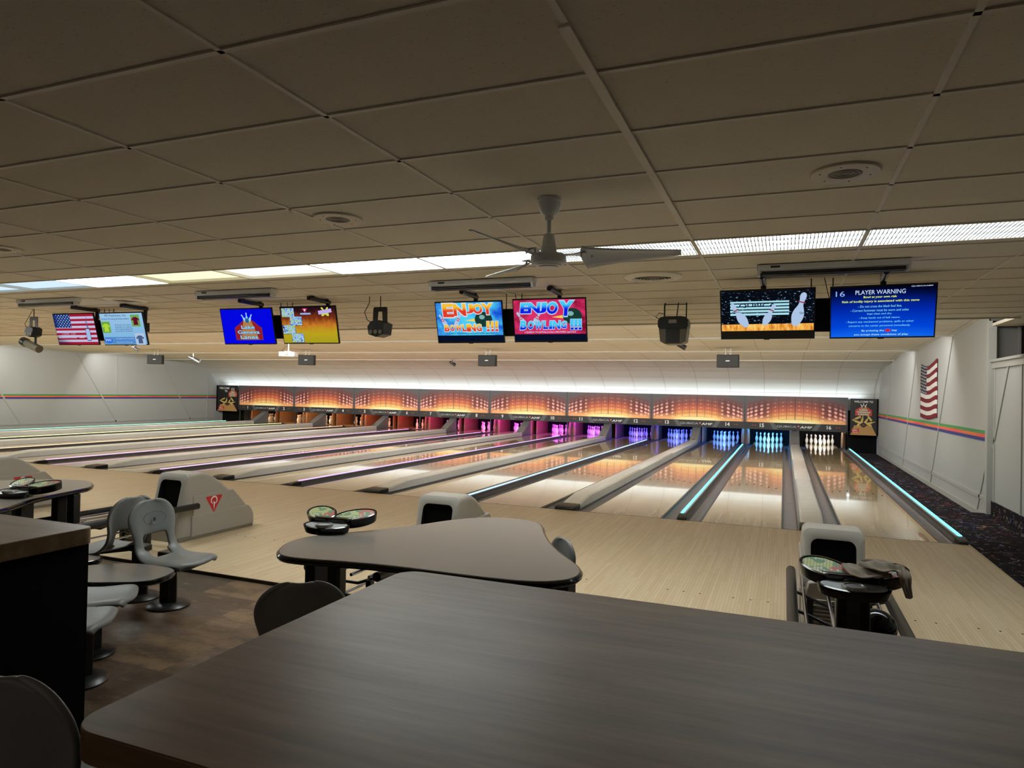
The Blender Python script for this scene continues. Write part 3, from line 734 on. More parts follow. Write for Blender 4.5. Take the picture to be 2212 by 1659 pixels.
# round ceiling speakers and air vents
for x, y, wh in ((.285, 4.0, 'nearest the right wall'), (-2.96, 4.0, 'left of the fan'), (-6.62, 3.98, 'at the left edge of view')):
    t = thing('ceiling_speaker', 'round off-white ceiling speaker with grey grille, '+wh, 'ceiling speaker', (x, y, ZC), group='round ceiling speakers')
    b = MB(); b.lathe([(.085, -.006), (.15, -.008), (.168, -.006), (.172, .002), (.172, .009)], 40)
    for q in range(6):
        a = q*PI/3+.3; b.lathe([(0, -.011), (.004, -.010), (.004, -.007)], 8, c=(.13*math.cos(a), .13*math.sin(a), 0), mi=1)
    b.build('baffle', [mat('speaker_baffle', srgb(205, 198, 182), .4), DKGREY] if 'speaker_baffle' not in bpy.data.materials else [bpy.data.materials['speaker_baffle'], DKGREY], t, ang=30)
    b = MB()
    b.lathe([(0, -.004), (.02, -.004), (.022, -.007), (.03, -.007), (.032, -.004), (.045, -.004), (.047, -.007), (.055, -.007), (.057, -.004), (.068, -.004), (.07, -.007), (.078, -.007), (.08, -.004), (.086, -.004)], 36); b.build('grille', bpy.data.materials.get('grille_grey') or mat('grille_grey', srgb(120, 116, 108), .5), t, ang=20)
VENTM = mat('vent_cream', srgb(244, 238, 226), .45)
for x, y, wh in ((-1.26, 6.95, 'between the two middle screen pairs'), (-8.76, 6.95, 'above the two leftmost screens')):
    t = thing('ceiling_vent', 'round cream air diffuser with dark slots, '+wh, 'ceiling vent', (x, y, ZC), group='round air diffusers')
    b = MB(); b.lathe([(.20, -.02), (.215, -.030), (.27, -.018), (.29, -.004), (.29, .009)], 44); b.build('flange', VENTM, t, ang=30)
    for q in range(6):
        r = .19-.03*q; b = MB(); b.lathe([(r-.006, -.012-.003*q), (r+.004, -.022-.003*q), (r+.006, -.022-.003*q), (r-.003, -.010-.003*q)], 40); b.build('cone_ring', VENTM, t, ang=30)
    b = MB(); b.lathe([(0, .007), (.205, .007)], 32); b.build('throat', MATTE, t)
    b = MB(); b.lathe([(0, -.045), (.014, -.04), (.018, .006)], 16); b.build('centre_boss', VENTM, t)
# slim ultraviolet strip fixtures
STEEL = mat('fixture_steel', srgb(222, 224, 230), .4)
for k, (x, y, wh) in enumerate(((.37, 6.62, 'above the warning screen pair'), (-3.06, 6.68, 'above the two enjoy bowling screens'), (-6.43, 6.62, 'above the blue logo screen pair'), (-9.92, 6.62, 'above the two leftmost screens'))):
    t = thing('strip_fixture', 'unlit black tube batten in grey housing %s' % wh, 'strip light', (x, y, ZC), group='unlit tube battens above the screens')
    b = MB(); b.prism([(-.055, 0), (.055, 0), (.05, -.052), (-.05, -.052)], 'x', -.61, .61); b.box(-.618, -.60, -.058, .058, -.05, 0); b.box(.60, .618, -.058, .058, -.05, 0); b.build('housing', STEEL, t, bevel=.003)
    for s in (-1, 1):
        b = MB(); b.tube([(-.575, s*.034, -.078), (.575, s*.034, -.078)], .019, 14); b.build('black_tube', BLACKG, t)
        b = MB(); b.box(s*.60-.012, s*.60+.012, -.045, .045, -.10, -.045); b.build('socket', mat('socket_white', srgb(200, 200, 196), .4) if 'socket_white' not in bpy.data.materials else bpy.data.materials['socket_white'], t, bevel=.003)
    b = MB(); b.box(-.50, -.42, -.0548, -.0535, -.032, -.012); b.build('rating_label', DKGREY, t)

# ------------------------------------------------------------------ screens
def ramp_mat(name, f, st=1.0): return emit(name, f, st)
C_ = {}
def E_(name, r, g, bl, st=1.0):
    if name not in C_: C_[name] = emit('screen_'+name, srgb(r, g, bl), st)
    return C_[name]
SW, SH = .945, .532
def screen_bg(name, fn, st=1.0):
    def f():
        x, y, z = coords(); return fn(x/SW+.5, z/SH+.5)
    return emit('screen_'+name, f, st)
TVS = [(8, (.923, 7.918, 2.701), .373, -.06), (7, (-.189, 7.902, 2.697), .41, -.017), (6, (-2.795, 8.215, 2.719), .25, .045), (5, (-3.916, 8.195, 2.713), .265, .04),
       (4, (-6.572, 8.242, 2.727), .25, .055), (3, (-7.708, 8.21, 2.723), .252, .05), (2, (-10.419, 8.228, 2.728), .269, .046), (1, (-11.564, 8.211, 2.736), .269, .046)]
TK = .9226
TVS = [(k, (l[0]*TK, l[1]*TK, 1.8+(l[2]-1.8)*TK), a, c) for k, l, a, c in TVS]
BARX = {8: .87, 7: -.215, 6: -2.48, 5: -3.57, 4: -5.80, 3: -6.95, 2: -9.23, 1: -10.30}
TVL = {8: 'screen with blue player warning notice, rightmost of eight', 7: 'screen showing three big pins on an orange floor', 6: 'screen with blue letters enjoy bowling on red',
       5: 'screen with orange letters enjoy bowling on blue', 4: 'screen with brown and yellow picture of small photos', 3: 'screen showing the red hall logo on plain blue',
       2: 'screen with pale blue clothing printer advert', 1: 'leftmost screen showing a striped flag with a dog tag'}
ROOT = {}
for k, loc, tilt, yw in TVS:
    t = thing('television', 'hanging black '+TVL[k], 'television', loc, yw, 'eight hanging screens')
    t.scale = (TK, TK, TK)
    inner = Matrix.Rotation(tilt, 4, 'X')       # top leans toward the seats
    def TB(name, m, *bx, bevel=0):
        b = MB()
        for q in bx: b.box(*q, mtx=inner)
        return b.build(name, m, t, ang=0, bevel=bevel)
    TB('casing', BLACK, (-.485, .485, .0, .03, -.283, .283), (-.28, .28, .03, .06, -.20, .12), (-.03, .03, -.004, .02, -.290, -.28), bevel=.003)
    fr = (inner @ Vector((0, -.001, 0)), Vector((1, 0, 0)), (inner @ Vector((0, 0, 1))), (inner @ Vector((0, -1, 0))))
    ROOT[k] = (t, fr)
    g = lambda x, y, z: ((x-loc[0])/TK, (y-loc[1])/TK, (z-loc[2])/TK)
    bx, yb = BARX[k], (7.68 if k < 7 else 7.47)
    mx = (bx-loc[0])/TK
    b = MB(); b.tube([g(bx, yb-.03, 2.94), g(bx, yb-.03, 2.68)], .030, 12); b.box(mx-.06, mx+.06, .04, .10, -.05, .10); b.build('mount_post', BLACK, t)
    b = MB(); b.tube([g(bx, yb-.475, 2.968), g(bx, yb-.47, 2.968), g(bx, yb, 2.968), g(bx, yb+.005, 2.968)], [.02, .032, .032, .02], 16)
    b.tube([g(bx, yb-.40, 2.96), g(bx, yb-.40, 3.002)], .028, 10); b.tube([g(bx, yb-.06, 2.96), g(bx, yb-.06, 3.002)], .028, 10); b.build('mount_bar', BLACK, t)
def panel(k, m, y0=-SH/2, y1=SH/2):
    t, fr = ROOT[k]; return m
def bgquad(k, m, v0=0., v1=1., name='display'):
    """flat display; local mesh lies in xz so the shader can read it, then is tilted as an object"""
    t, fr = ROOT[k]; tilt = [q for q in TVS if q[0] == k][0][2]
    b = MB(); b.box(-SW/2, SW/2, -.0015, .0, (v0-.5)*SH, (v1-.5)*SH); o = b.build(name, m, t, ang=0); o.rotation_euler = (tilt, 0, 0); return o
def F(k): t, fr = ROOT[k]; return t, (fr[0]+fr[3]*.001, fr[1], fr[2], fr[3])
def U(u, v): return ((u-.5)*SW, (v-.5)*SH)
# 8: player warning
bgquad(8, screen_bg('warn', lambda u, v: ramp(v+.12*absn(u-.5), (0, srgb(20, 110, 245)), (.25, srgb(0, 70, 220)), (.6, srgb(0, 40, 170)), (.9, srgb(2, 14, 70)), (1, srgb(0, 4, 30)))))
t, fr = F(8); LB = E_('pale', 205, 225, 255); YE = E_('yellow', 225, 245, 110); CY = E_('cyan', 120, 215, 235)
def L8(s, u, v, w, h, m, off=.0, name='lettering'): x, y = U(u, v); text(name, s, m, t, fr, x, y, w=w*SW, h=h*SH, off=off)
L8('16', .09, .885, .09, .105, E_('peri', 150, 185, 255)); L8('PLAYER WARNING', .48, .90, .48, .085, LB, .004)
L8('Bowl at your own risk', .48, .80, .32, .055, YE, .02); L8('Risk of bodily injury is associated with this game', .48, .715, .74, .055, YE, .02)
for s, u, v, w_ in (('- Do not cross the black foul line.', .48, .62, .42), ('- Correct footwear must be worn and soles', .475, .54, .56), ('kept clean and dry.', .48, .465, .24),
                    ('- Keep hands out of ball return.', .48, .385, .40), ('- Report any mechanical problems, spills or other', .48, .305, .66), ('concerns to the center personnel immediately.', .48, .225, .60)): L8(s, u, v, w_, .048, CY, .008)
L8('By pressing the', .42, .125, .22, .045, E_('mint', 190, 245, 215), .01); L8('key', .63, .125, .05, .045, E_('mint', 190, 245, 215), .01); L8('you accept these conditions of play.', .50, .045, .53, .045, E_('mint', 190, 245, 215), .01)
x, y = U(.565, .13); poly('key_mark', [[(x-.022, y-.014), (x+.022, y-.014), (x+.022, y+.014), (x-.022, y+.014)]], E_('redkey', 235, 40, 60), t, fr)
poly('key_mark', [[(x-.012, y-.003), (x+.012, y-.003), (x+.012, y+.003), (x-.012, y+.003)]], E_('dkred', 110, 10, 30), t, fr, .003)
x, y = U(.87, .985); text('lettering', 'QUBICAAMF', LB, t, fr, x, y, w=.20*SW, h=.025*SH, off=.01)
# 7: pins
def bg7(u, v):
    fl = ramp(noise(vec(u*14., v*3.), 2., 3.), (.3, srgb(200, 110, 30)), (.5, srgb(245, 170, 70)), (.7, srgb(255, 215, 120)))
    tr = sstep(.60, .66, noise(vec(u*9.+v*7., v*9.-u*4.), 2.4, 4., .7)); c = mix(tr, srgb(8, 12, 20), srgb(150, 190, 235))
    bar = (absn(u-.42) < .32)*(absn(v-.63) < .16)*(fract(v*15.) > .35); c = mix(bar, c, srgb(170, 225, 240)); return mix((v < .30), c, fl)
bgquad(7, screen_bg('pins', bg7), .155, 1.0); t, fr = F(7)
PW = E_('pinblue', 176, 200, 232); PR = E_('pinred', 150, 40, 60); PD = E_('ink', 16, 22, 60)
for (u, v, h, an) in ((.20, .50, .56, .55), (.53, .50, .46, -.45), (.85, .60, .68, -.25)):
    x, y = U(u, v); poly('pin_picture', [pin2d(x, y, h*SH*1.05, an)], PW, t, fr, .0022)
    n_ = .22*h*SH; d = (-math.sin(an), math.cos(an)); c = (x+d[0]*n_, y+d[1]*n_); hw = .050*h*SH*2
    q = rot([(c[0]-hw, c[1]-.006), (c[0]+hw, c[1]-.006), (c[0]+hw, c[1]+.006), (c[0]-hw, c[1]+.006)], an, c); poly('band_picture', [q], PR, t, fr, .003)
for (s, u, v, w_, h_) in (('QUBICA', .40, .70, .40, .085), ('Qubica', .90, .52, .10, .05), ('Qubica', .17, .57, .10, .035)):
    x, y = U(u, v); text('lettering', s, PD, t, fr, x, y, w=w_*SW, h=h_*SH, off=.01, lift=.0035 if w_ < .2 else .0018)
# 6 and 5: enjoy bowling
def enjoy(k, bgc, lo, hi, outl):
    bgquad(k, bgc, .17, 1.0); t, fr = F(k)
    bgquad(k, E_('navy', 6, 16, 40), .015, .17, 'display_foot')
    cool = E_('ballgreen', 24, 60, 52); glow = E_('gold', 250, 215, 80)
    x, y = U(.70 if k == 5 else .80, .57 if k == 5 else .60); poly('glow_picture', [[(x-.25, y-.012), (x-.05, y-.035), (x-.05, y+.02)]], glow, t, fr, .001)
    poly('ball_picture', [disc(x+.02, y, .125, .10, 28)], cool, t, fr, .0016); poly('ball_shine', [disc(x+.0, y+.03, .04, .03, 16)], E_('shine', 130, 180, 180), t, fr, .002)
    for u, v, an in ((.10, .55, .55), (.33, .56, -.55)):
        x, y = U(u, v); poly('pin_picture', [pin2d(x, y, .20, an)], PW, t, fr, .0022)
        d = (-math.sin(an), math.cos(an)); 
        for q_ in (-.005, .022):
            c = (x+d[0]*q_, y+d[1]*q_); poly('band_picture', [rot([(c[0]-.022, c[1]-.006), (c[0]+.022, c[1]-.006), (c[0]+.022, c[1]+.006), (c[0]-.022, c[1]+.006)], an, c)], E_('pinband', 215, 50, 50), t, fr, .0028)
    rows = (('ENJOY', .79 if k == 5 else .81, ((.19, .30), (.37, .27), (.525, .20), (.645, .22), (.79, .24)) if k == 5 else ((.17, .22), (.295, .22), (.41, .22), (.55, .25), (.74, .31)), .0),
            ('BOWLING', .36 if k == 5 else .39, ((.15, .15), (.235, .14), (.33, .14), (.42, .15), (.475, .16), (.545, .17), (.645, .16)) if k == 5 else ((.13, .19), (.235, .17), (.35, .17), (.45, .17), (.52, .17), (.60, .17), (.70, .15)), 0.))
    for s, v, pl, _ in rows:
        for i, (ch, (u, hh)) in enumerate(zip(s, pl)):
            vv_ = v + (0 if s == 'BOWLING' else (.05 if k == 5 else 0)-(hh-.2)*.3)
            x, y = U(u, vv_); ww = {'I': .05, 'W': .13, 'J': .085, 'Y': .12, 'E': .10, 'N': .12, 'L': .08}.get(ch, .10)*(1.35 if s == 'ENJOY' else .95)*(hh/.2)**.6
            hh *= 1.15
            text('lettering', ch, outl, t, fr, x, y, w=ww*SW*1.12, h=hh*SH*1.16, off=.09, shear=.12 if k == 6 else -.05, lift=.0032)
            text('lettering', ch, lo[0 if s == 'ENJOY' else 1], t, fr, x, y, w=ww*SW*.98, h=hh*SH*.98, off=.045, shear=.12 if k == 6 else -.05, lift=.0040)
    for q in range(3):
        u = .76+.065*q if k == 5 else .79+.055*q
        for (v0, v1, m, g_, lf) in ((.33, .50, outl, .006, .0032), (.25, .30, outl, .006, .0032), (.33, .50, lo[1], 0, .004), (.25, .30, lo[1], 0, .004)):
            x0, y0 = U(u, v0+.02); x1, y1 = U(u+.04, v1+.02); poly('exclamation', [[(x0-g_, y0-g_), (x1+g_, y0-g_), (x1+g_+.006, y1+g_), (x0-g_+.006, y1+g_)]], m, t, fr, lf)
    x, y = U(.50, .215); text('lettering', 'a QUBICA WorldWide product ABC/WIBC approved', outl if k == 6 else PD, t, fr, x, y, w=.72*SW, h=.05*SH, off=.012)
def gradtext(name, a, c, zc, hh):
    def f():
        x, y, z = coords('World'); return mix(sstep(.25, .75, (z-zc)/hh+.5), a, c)
    return emit(name+'_letter', f, 1.)
blu = screen_bg('bluebg', lambda u, v: mix(sstep(.30, .85, noise(vec(u*3., v*2.5), 1.4, 3.)+(.35-absn(u-.5)*.7)), srgb(10, 50, 215), srgb(80, 210, 250)))
redb = screen_bg('redbg', lambda u, v: mix(sstep(.35, .8, noise(vec(u*3., v*2.5), 1.6, 3.)+(.3-absn(u-.45)*.5)), srgb(120, 10, 34), srgb(226, 50, 110)))
for i5, (bg_, lo_, hi_, ol_, kk) in enumerate(((blu, srgb(230, 60, 40), srgb(250, 196, 50), E_('paper', 225, 225, 225), 5), (redb, srgb(14, 30, 235), srgb(70, 205, 250), E_('icy', 170, 215, 240), 6))):
    enjoy(kk, bg_, [gradtext('orange' if kk == 5 else 'blue', lo_, hi_, 2.805, .12), gradtext('orange_low' if kk == 5 else 'blue_low', lo_, hi_, 2.58, .085)], None, ol_)
# 3: logo
bgquad(3, screen_bg('plainblue', lambda u, v: mix(v*.25, srgb(4, 4, 235), srgb(0, 20, 190)))); t, fr = F(3)
def woodscr():
    x, y, z = coords(); return mix(noise(vec(x*60., z*6.), 2., 3.), srgb(150, 96, 48), srgb(206, 150, 86))
WS = emit('screen_wood', woodscr, 1.)
lanes_logo(t, fr, .01, -.03, .50, (E_('hallred', 150, 30, 44), WS, E_('logoline', 70, 60, 110), E_('logopale', 150, 215, 250), E_('logoball', 40, 100, 150)), .001)
# 4: picture collage
bgquad(4, screen_bg('brownbg', lambda u, v: ramp(v+(noise(vec(u*8., v*3.), 2., 3.)-.5)*.25, (0, srgb(170, 160, 30)), (.28, srgb(190, 165, 30)), (.5, srgb(200, 120, 40)), (.68, srgb(128, 54, 24)), (.9, srgb(56, 20, 24)), (1, srgb(30, 14, 24))))); t, fr = F(4)
def pic(): 
    x, y, z = coords('World'); n_ = noise(vec(x, y, z), 26., 3.); return ramp(n_, (.34, srgb(40, 50, 130)), (.44, srgb(130, 180, 235)), (.52, srgb(190, 210, 235)), (.6, srgb(120, 190, 70)), (.7, srgb(220, 200, 150)))
PIC = emit('screen_photos', pic, 1.)
for u, v, w_ in ((.135, .86, .23), (.27, .62, .22), (.125, .385, .23), (.27, .14, .22)):
    x, y = U(u, v); a, c = w_*SW/2, .125*SH
    poly('photo_edge', [[(x-a-.004, y-c-.006), (x+a+.006, y-c-.006), (x+a+.004, y+c+.003), (x-a-.004, y+c+.003)]], E_('shadow', 50, 34, 20), t, fr, .001); poly('photo_picture', [[(x-a, y-c), (x+a, y-c), (x+a, y+c), (x-a, y+c)]], PIC, t, fr, .0018)
x, y = U(.455, .93); poly('triangle_mark', [[(x-.045, y+.02), (x+.045, y+.02), (x, y-.045)]], E_('pinktri', 220, 60, 110), t, fr); poly('triangle_mark', [disc(x, y-.002, .016)], LB, t, fr, .003)
x, y = U(.46, .82); poly('title_bar', [[(x-.09, y-.012), (x+.09, y-.012), (x+.09, y+.012), (x-.09, y+.012)]], E_('barblue', 150, 180, 235), t, fr)
x, y = U(.82, .87)
for an in (.75, -.75): poly('pin_picture', [pin2d(x, y, .17, an)], E_('limepin', 205, 222, 90), t, fr, .002)
A = rot([(x-.115, y-.028), (x+.115, y-.028), (x+.115, y+.028), (x-.115, y+.028)], .14, (x, y)); poly('title_bar', [A], E_('lilac', 195, 175, 235), t, fr, .003)
# 1: flag and dog tag
def bg1(u, v):
    st = (fract((1.-v)*6.5+.03*0.) < .5); c = mix(st, srgb(190, 195, 228), srgb(170, 24, 50)); can = (u < .42)*(v > .555)
    fu = fract(u*14.+floor_(v*18.)*.5)-.5; fv = fract(v*18.)-.5; star = (mt('SQRT', fu*fu+fv*fv) < .27)
    c = mix(can, c, mix(star*sstep(.0, .15, u), srgb(16, 40, 110), srgb(170, 195, 230))); dk = 1.-sstep(.10, .5, u+v); return mix(dk*.7, c, srgb(24, 14, 50))
bgquad(1, screen_bg('flagbg', bg1)); t, fr = F(1); x, y = U(.80, .34)
tagp = [(x-.045+.0, y-.09), (x-.03, y-.11), (x+.03, y-.11), (x+.045, y-.09), (x+.045, y+.07), (x+.03, y+.09), (x-.03, y+.09), (x-.045, y+.07)]
poly('dog_tag_picture', [[(x+(a-x)*1.16, y+(c-y)*1.1) for a, c in tagp]], PD, t, fr, .002); poly('dog_tag_picture', [tagp], E_('tagblue', 165, 190, 230), t, fr, .003)
poly('chain_picture', [[(x-.004, y+.1), (x+.004, y+.1), (x+.03, y+.30), (x+.022, y+.30)], [(x+.02, y+.08), (x+.045, y+.08), (x+.0, y+.24), (x-.01, y+.24)]], E_('chain', 90, 90, 130), t, fr, .002)
x, y = U(.26, .225); text('lettering', 'WE HONOR ALL WHO HAVE SERVED', LB, t, fr, x, y, w=.46*SW, h=.04*SH, off=.015); x, y = U(.62, .225); text('lettering', '***', LB, t, fr, x, y, w=.13*SW, h=.035*SH, off=.02)
x, y = U(.30, .37); text('lettering', 'Thank You', E_('script', 205, 170, 205), t, fr, x, y, w=.36*SW, h=.10*SH, off=-.012, shear=.35)
# 2: clothing advert
bgquad(2, screen_bg('adbg', lambda u, v: mix(v*.6, srgb(120, 180, 226), srgb(176, 212, 238)))); t, fr = F(2); NV_ = E_('adnavy', 30, 50, 110)
for s, u, v, w_, h_, m in (('PFI Fashions, Inc', .38, .93, .50, .075, NV_), ('Screen Printing & Embroidery', .36, .82, .66, .07, NV_), ('Promote your event,', .52, .625, .38, .055, NV_), ('business, or school', .52, .56, .38, .055, NV_),
                           ('with logoed apparel &', .52, .49, .42, .055, NV_), ('promotional products', .52, .425, .40, .055, NV_), ('Call today for your free catalog', .50, .185, .42, .05, E_('adpale', 190, 215, 240)), ('Lake Geneva, Wisconsin', .48, .07, .38, .04, E_('adpale', 190, 215, 240))):
    if s.startswith('Call'):
        x0, y0 = U(.02, .02); x1, y1 = U(.74, .24); poly('foot_panel', [[(x0, y0), (x1, y0), (x1, y1), (x0, y1)]], E_('adbar', 84, 140, 205), t, fr, .001)
    x, y = U(u, v); text('lettering', s, m, t, fr, x, y, w=w_*SW, h=h_*SH, off=.004, lift=.0025)
for u, v, a, c, m in ((.83, .76, .10, .19, 'maroonshirt'), (.11, .56, .10, .18, 'greenbag'), (.86, .17, .11, .19, 'greyback')):
    x, y = U(u, v); col = {'maroonshirt': (110, 170, 90), 'greenbag': (110, 170, 60), 'greyback': (178, 200, 225)}[m]; poly('photo_picture', [[(x-a*SW, y-c*SH), (x+a*SW, y-c*SH), (x+a*SW, y+c*SH), (x-a*SW, y+c*SH)]], E_(m, *col), t, fr, .0015)
    c2 = {'maroonshirt': (104, 12, 40), 'greenbag': (176, 216, 60), 'greyback': (72, 96, 136)}[m]
    sh = [(x-.05, y-.075), (x+.05, y-.075), (x+.045, y+.02), (x+.075, y-.01), (x+.085, y+.025), (x+.03, y+.06), (x-.03, y+.06), (x-.085, y+.025), (x-.075, y-.01), (x-.045, y+.02)]
    poly('garment_picture', [sh], E_(m+'g', *c2), t, fr, .0022)
x, y = U(.10, .12); poly('oval_logo', [disc(x, y, .10*SW, .075*SH)], E_('ovalblue', 40, 110, 225), t, fr, .002); text('lettering', 'PFI', LB, t, fr, x, y+.008, w=.12*SW, h=.07*SH, off=.01, lift=.003)
# dark control boxes hanging between each pair of screens
for (a, c, wh) in ((8, 7, 'warning and three pins screens'), (6, 5, 'red and blue enjoy bowling screens'), (4, 3, 'collage and blue logo screens'), (2, 1, 'advert and flag screens')):
    pa = [q[1] for q in TVS if q[0] == a][0]; pc = [q[1] for q in TVS if q[0] == c][0]; cx = (pa[0]+pc[0])/2
    t = thing('control_box', 'flat black control box hanging between the %s' % wh, 'control box', (cx, pa[1]+.16, pa[2]), .03, group='control boxes between screens')
    b = MB(); b.box(-.22, .22, -.03, .05, -.165, .165); b.build('case', MATTE, t, bevel=.004)
    b = MB(); b.tube([(-.10, 0, .16), (-.10, 0, ZC-pa[2])], .006, 8); b.tube([(.10, 0, .16), (.10, 0, ZC-pa[2])], .006, 8); b.build('hanger_rod', BLACK, t)
    b = MB(); b.tube([(.02, -.02, ZC-pa[2]), (.05, -.03, .22), (.07, -.02, .15)], .004, 6); b.build('cable', BLACK, t)
    
# ------------------------------------------------------------------ effect lights, loudspeakers, projector
GREYM = mat('scanner_olive_grey', srgb(110, 104, 88), .35, .3)
def yoke(t, z0, s=1.):
    b = MB(); b.tube([(0, 0, z0), (0, 0, .16*s)], .007, 8); b.build('drop_rod', DKGREY, t)
    b = MB(); b.prism([(-.11*s, -.10*s), (-.045*s, -.10*s), (-.03*s, .10*s), (.03*s, .10*s), (.045*s, -.10*s), (.11*s, -.10*s), (.105*s, .14*s), (.09*s, .16*s), (-.09*s, .16*s), (-.105*s, .14*s)], 'y', -.004, .004); b.build('yoke_plate', BLACK, t)
def effect_box(t, s=1.):
    b = MB(); b.prism([(-.13*s, -.10*s), (-.11*s, -.20*s), (0, -.235*s), (.11*s, -.20*s), (.13*s, -.06*s), (.05*s, -.02*s), (-.08*s, -.03*s)], 'y', -.10*s, .10*s); b.build('lamp_body', BLACK, t, bevel=.006)
    for q in range(3):
        b = MB(); b.tube([(-.07*s+.07*q*s, -.105*s, -.17*s), (-.07*s+.07*q*s, -.11*s, -.17*s)], .028*s, 14); b.build('lens', GREYM, t)
t = thing('effect_light', 'black multi-lens effect light hanging by a rod right of the collage screen', 'effect light', (-4.87, 7.52, ZC-.30)); yoke(t, .30); effect_box(t)
b = MB(); b.tube([(-.17, 0, .30), (-.17, 0, .22), (-.24, 0, .10), (-.20, 0, .0), (-.12, 0, -.05)], .005, 8); b.build('power_cord', BLACK, t)
t = thing('effect_light', 'black twin-lens effect light with yoke above the barrel spotlight, far left', 'effect light', (-11.50, 7.45, ZC-.28)); yoke(t, .28, .95); effect_box(t, .8)
b = MB(); b.tube([(-.02, 0, .28), (-.12, 0, .16), (-.22, 0, .04), (-.18, 0, -.03), (-.1, 0, -.06)], .004, 8); b.build('power_cord', BLACK, t)
t = thing('barrel_spotlight', 'olive grey barrel spotlight slung below the far left effect light', 'spotlight', (-11.62, 7.50, ZC-.60))
b = MB(); b.tube([(-.20, 0, .07), (-.19, 0, .066), (.20, 0, -.06), (.21, 0, -.064)], [.05, .068, .068, .055], 8); b.build('barrel', GREYM, t)
b = MB(); b.tube([(-.21, 0, .074), (-.12, 0, .045)], .074, 14); b.build('front_ring', BLACK, t); b = MB(); b.tube([(.10, 0, -.03), (.10, 0, .08), (.10, 0, .15)], .018, 8); b.build('hanger', BLACK, t)
t = thing('colour_scanner', 'large black and olive light scanner on a bracket left of the three pins screen', 'scanner light', (-1.34, 9.0, ZC-.30))
b = MB(); b.prism([(-.16, .10), (-.19, .06), (-.19, -.02), (-.17, -.05), (.17, -.05), (.19, -.02), (.19, .06), (.16, .10), (.10, .11), (-.10, .11)], 'y', -.16, .12); b.build('head_cap', BLACK, t, bevel=.008)
b = MB(); b.prism([(-.18, -.04), (.18, -.04), (.16, -.21), (.10, -.245), (-.10, -.245), (-.16, -.21)], 'y', -.14, .14); b.build('body', GREYM, t, bevel=.008)
b = MB(); b.box(-.085, .085, -.152, -.138, -.23, -.05); b.build('front_panel', BLACK, t); b = MB(); b.box(-.05, .05, -.166, -.158, .02, .065); b.build('rating_plate', mat('plate_grey', srgb(150, 150, 150), .4), t)
fr = (Vector((0, -.153, -.09)), Vector((1, 0, 0)), Vector((0, 0, 1)), Vector((0, -1, 0))); 
b = MB(); b.tube([(.15, 0, .06), (.15, 0, .26), (.15, 0, .30)], .008, 8); b.tube([(-.13, 0, .06), (-.13, 0, .27), (-.12, 0, .30)], .010, 8); b.tube([(-.13, 0, .28), (.16, 0, .28)], .006, 6); b.build('bracket', BLACK, t)
b = MB(); b.tube([(-.16, -.02, .07), (-.24, -.02, .12), (-.20, -.02, .17), (-.14, -.02, .16)], .005, 8); b.tube([(.03, -.02, .11), (.04, -.02, .2), (.05, -.02, .30)], .007, 8); b.build('power_cord', BLACK, t)
LSP = mat('loudspeaker_cloth', srgb(46, 47, 48), .7, bump=(300., .3)); WM = mat('pale_hook', srgb(200, 200, 196), .4)
for x, y, zt, rz, wh in ((-1.40, 18.95, 3.07, .0, 'rightmost, left of the flag wall'), (-8.42, 19.0, 3.07, .12, 'third from the left, under the enjoy bowling screens'), (-15.1, 18.9, 3.075, .30, 'second from the left, beside the projector'), (-21.9, 18.7, 3.08, .42, 'leftmost, against the pale left wall')):
    t = thing('loudspeaker', 'dark grey wide loudspeaker on two hooks, '+wh, 'loudspeaker', (x, y, 2.73), rz, 'hanging loudspeakers')
    b = MB(); b.prism([(-.275, -.14), (.275, -.14), (.29, .0), (.22, .16), (-.22, .16), (-.29, .0)], 'z', -.17, .17); b.build('cabinet', LSP, t, bevel=.012)
    b = MB(); b.box(-.26, .26, -.147, -.138, -.155, .155); b.build('grille', LSP, t, bevel=.01)
    for s in (-1, 1):
        b = MB(); b.tube([(s*.13, -.147, 0), (s*.13, -.152, 0)], .045, 20); b.build('driver_ring', LSP, t)
        b = MB(); b.tube([(s*.06, 0, .17), (s*.06, 0, .24), (s*.075, 0, .29), (s*.06, 0, zt-2.73)], .010, 8); b.box(s*.06-.03, s*.06+.03, -.04, .04, .17, .19); b.build('hook', WM, t)
    b = MB(); b.prism([(-.055, -.012), (.045, -.012), (.055, .012), (-.045, .012)], 'y', -.1495, -.147); b.build('badge', LET, t)
t = thing('projector', 'white ceiling projector with vent grille left of a loudspeaker', 'projector', (-14.1, 16.75, 2.80), .35)
b = MB(); b.box(-.24, .24, -.17, .17, -.07, .07); b.build('body', mat('projector_white', srgb(214, 214, 210), .4), t, bevel=.012); b = MB()
for q in range(6): b.box(-.05+.001, .06, -.176, -.168, -.045+.016*q, -.037+.016*q)
b.build('vent_grille', DKGREY, t)
b = MB(); b.tube([(0, 0, .07), (0, 0, .33)], .02, 10); b.box(-.10, .12, -.08, .08, .07, .09); b.build('mount', STEEL, t); b = MB(); b.tube([(.0, 0, .30), (-.12, -.05, .18), (-.16, -.14, .05)], .005, 6); b.build('cable', BLACK, t)
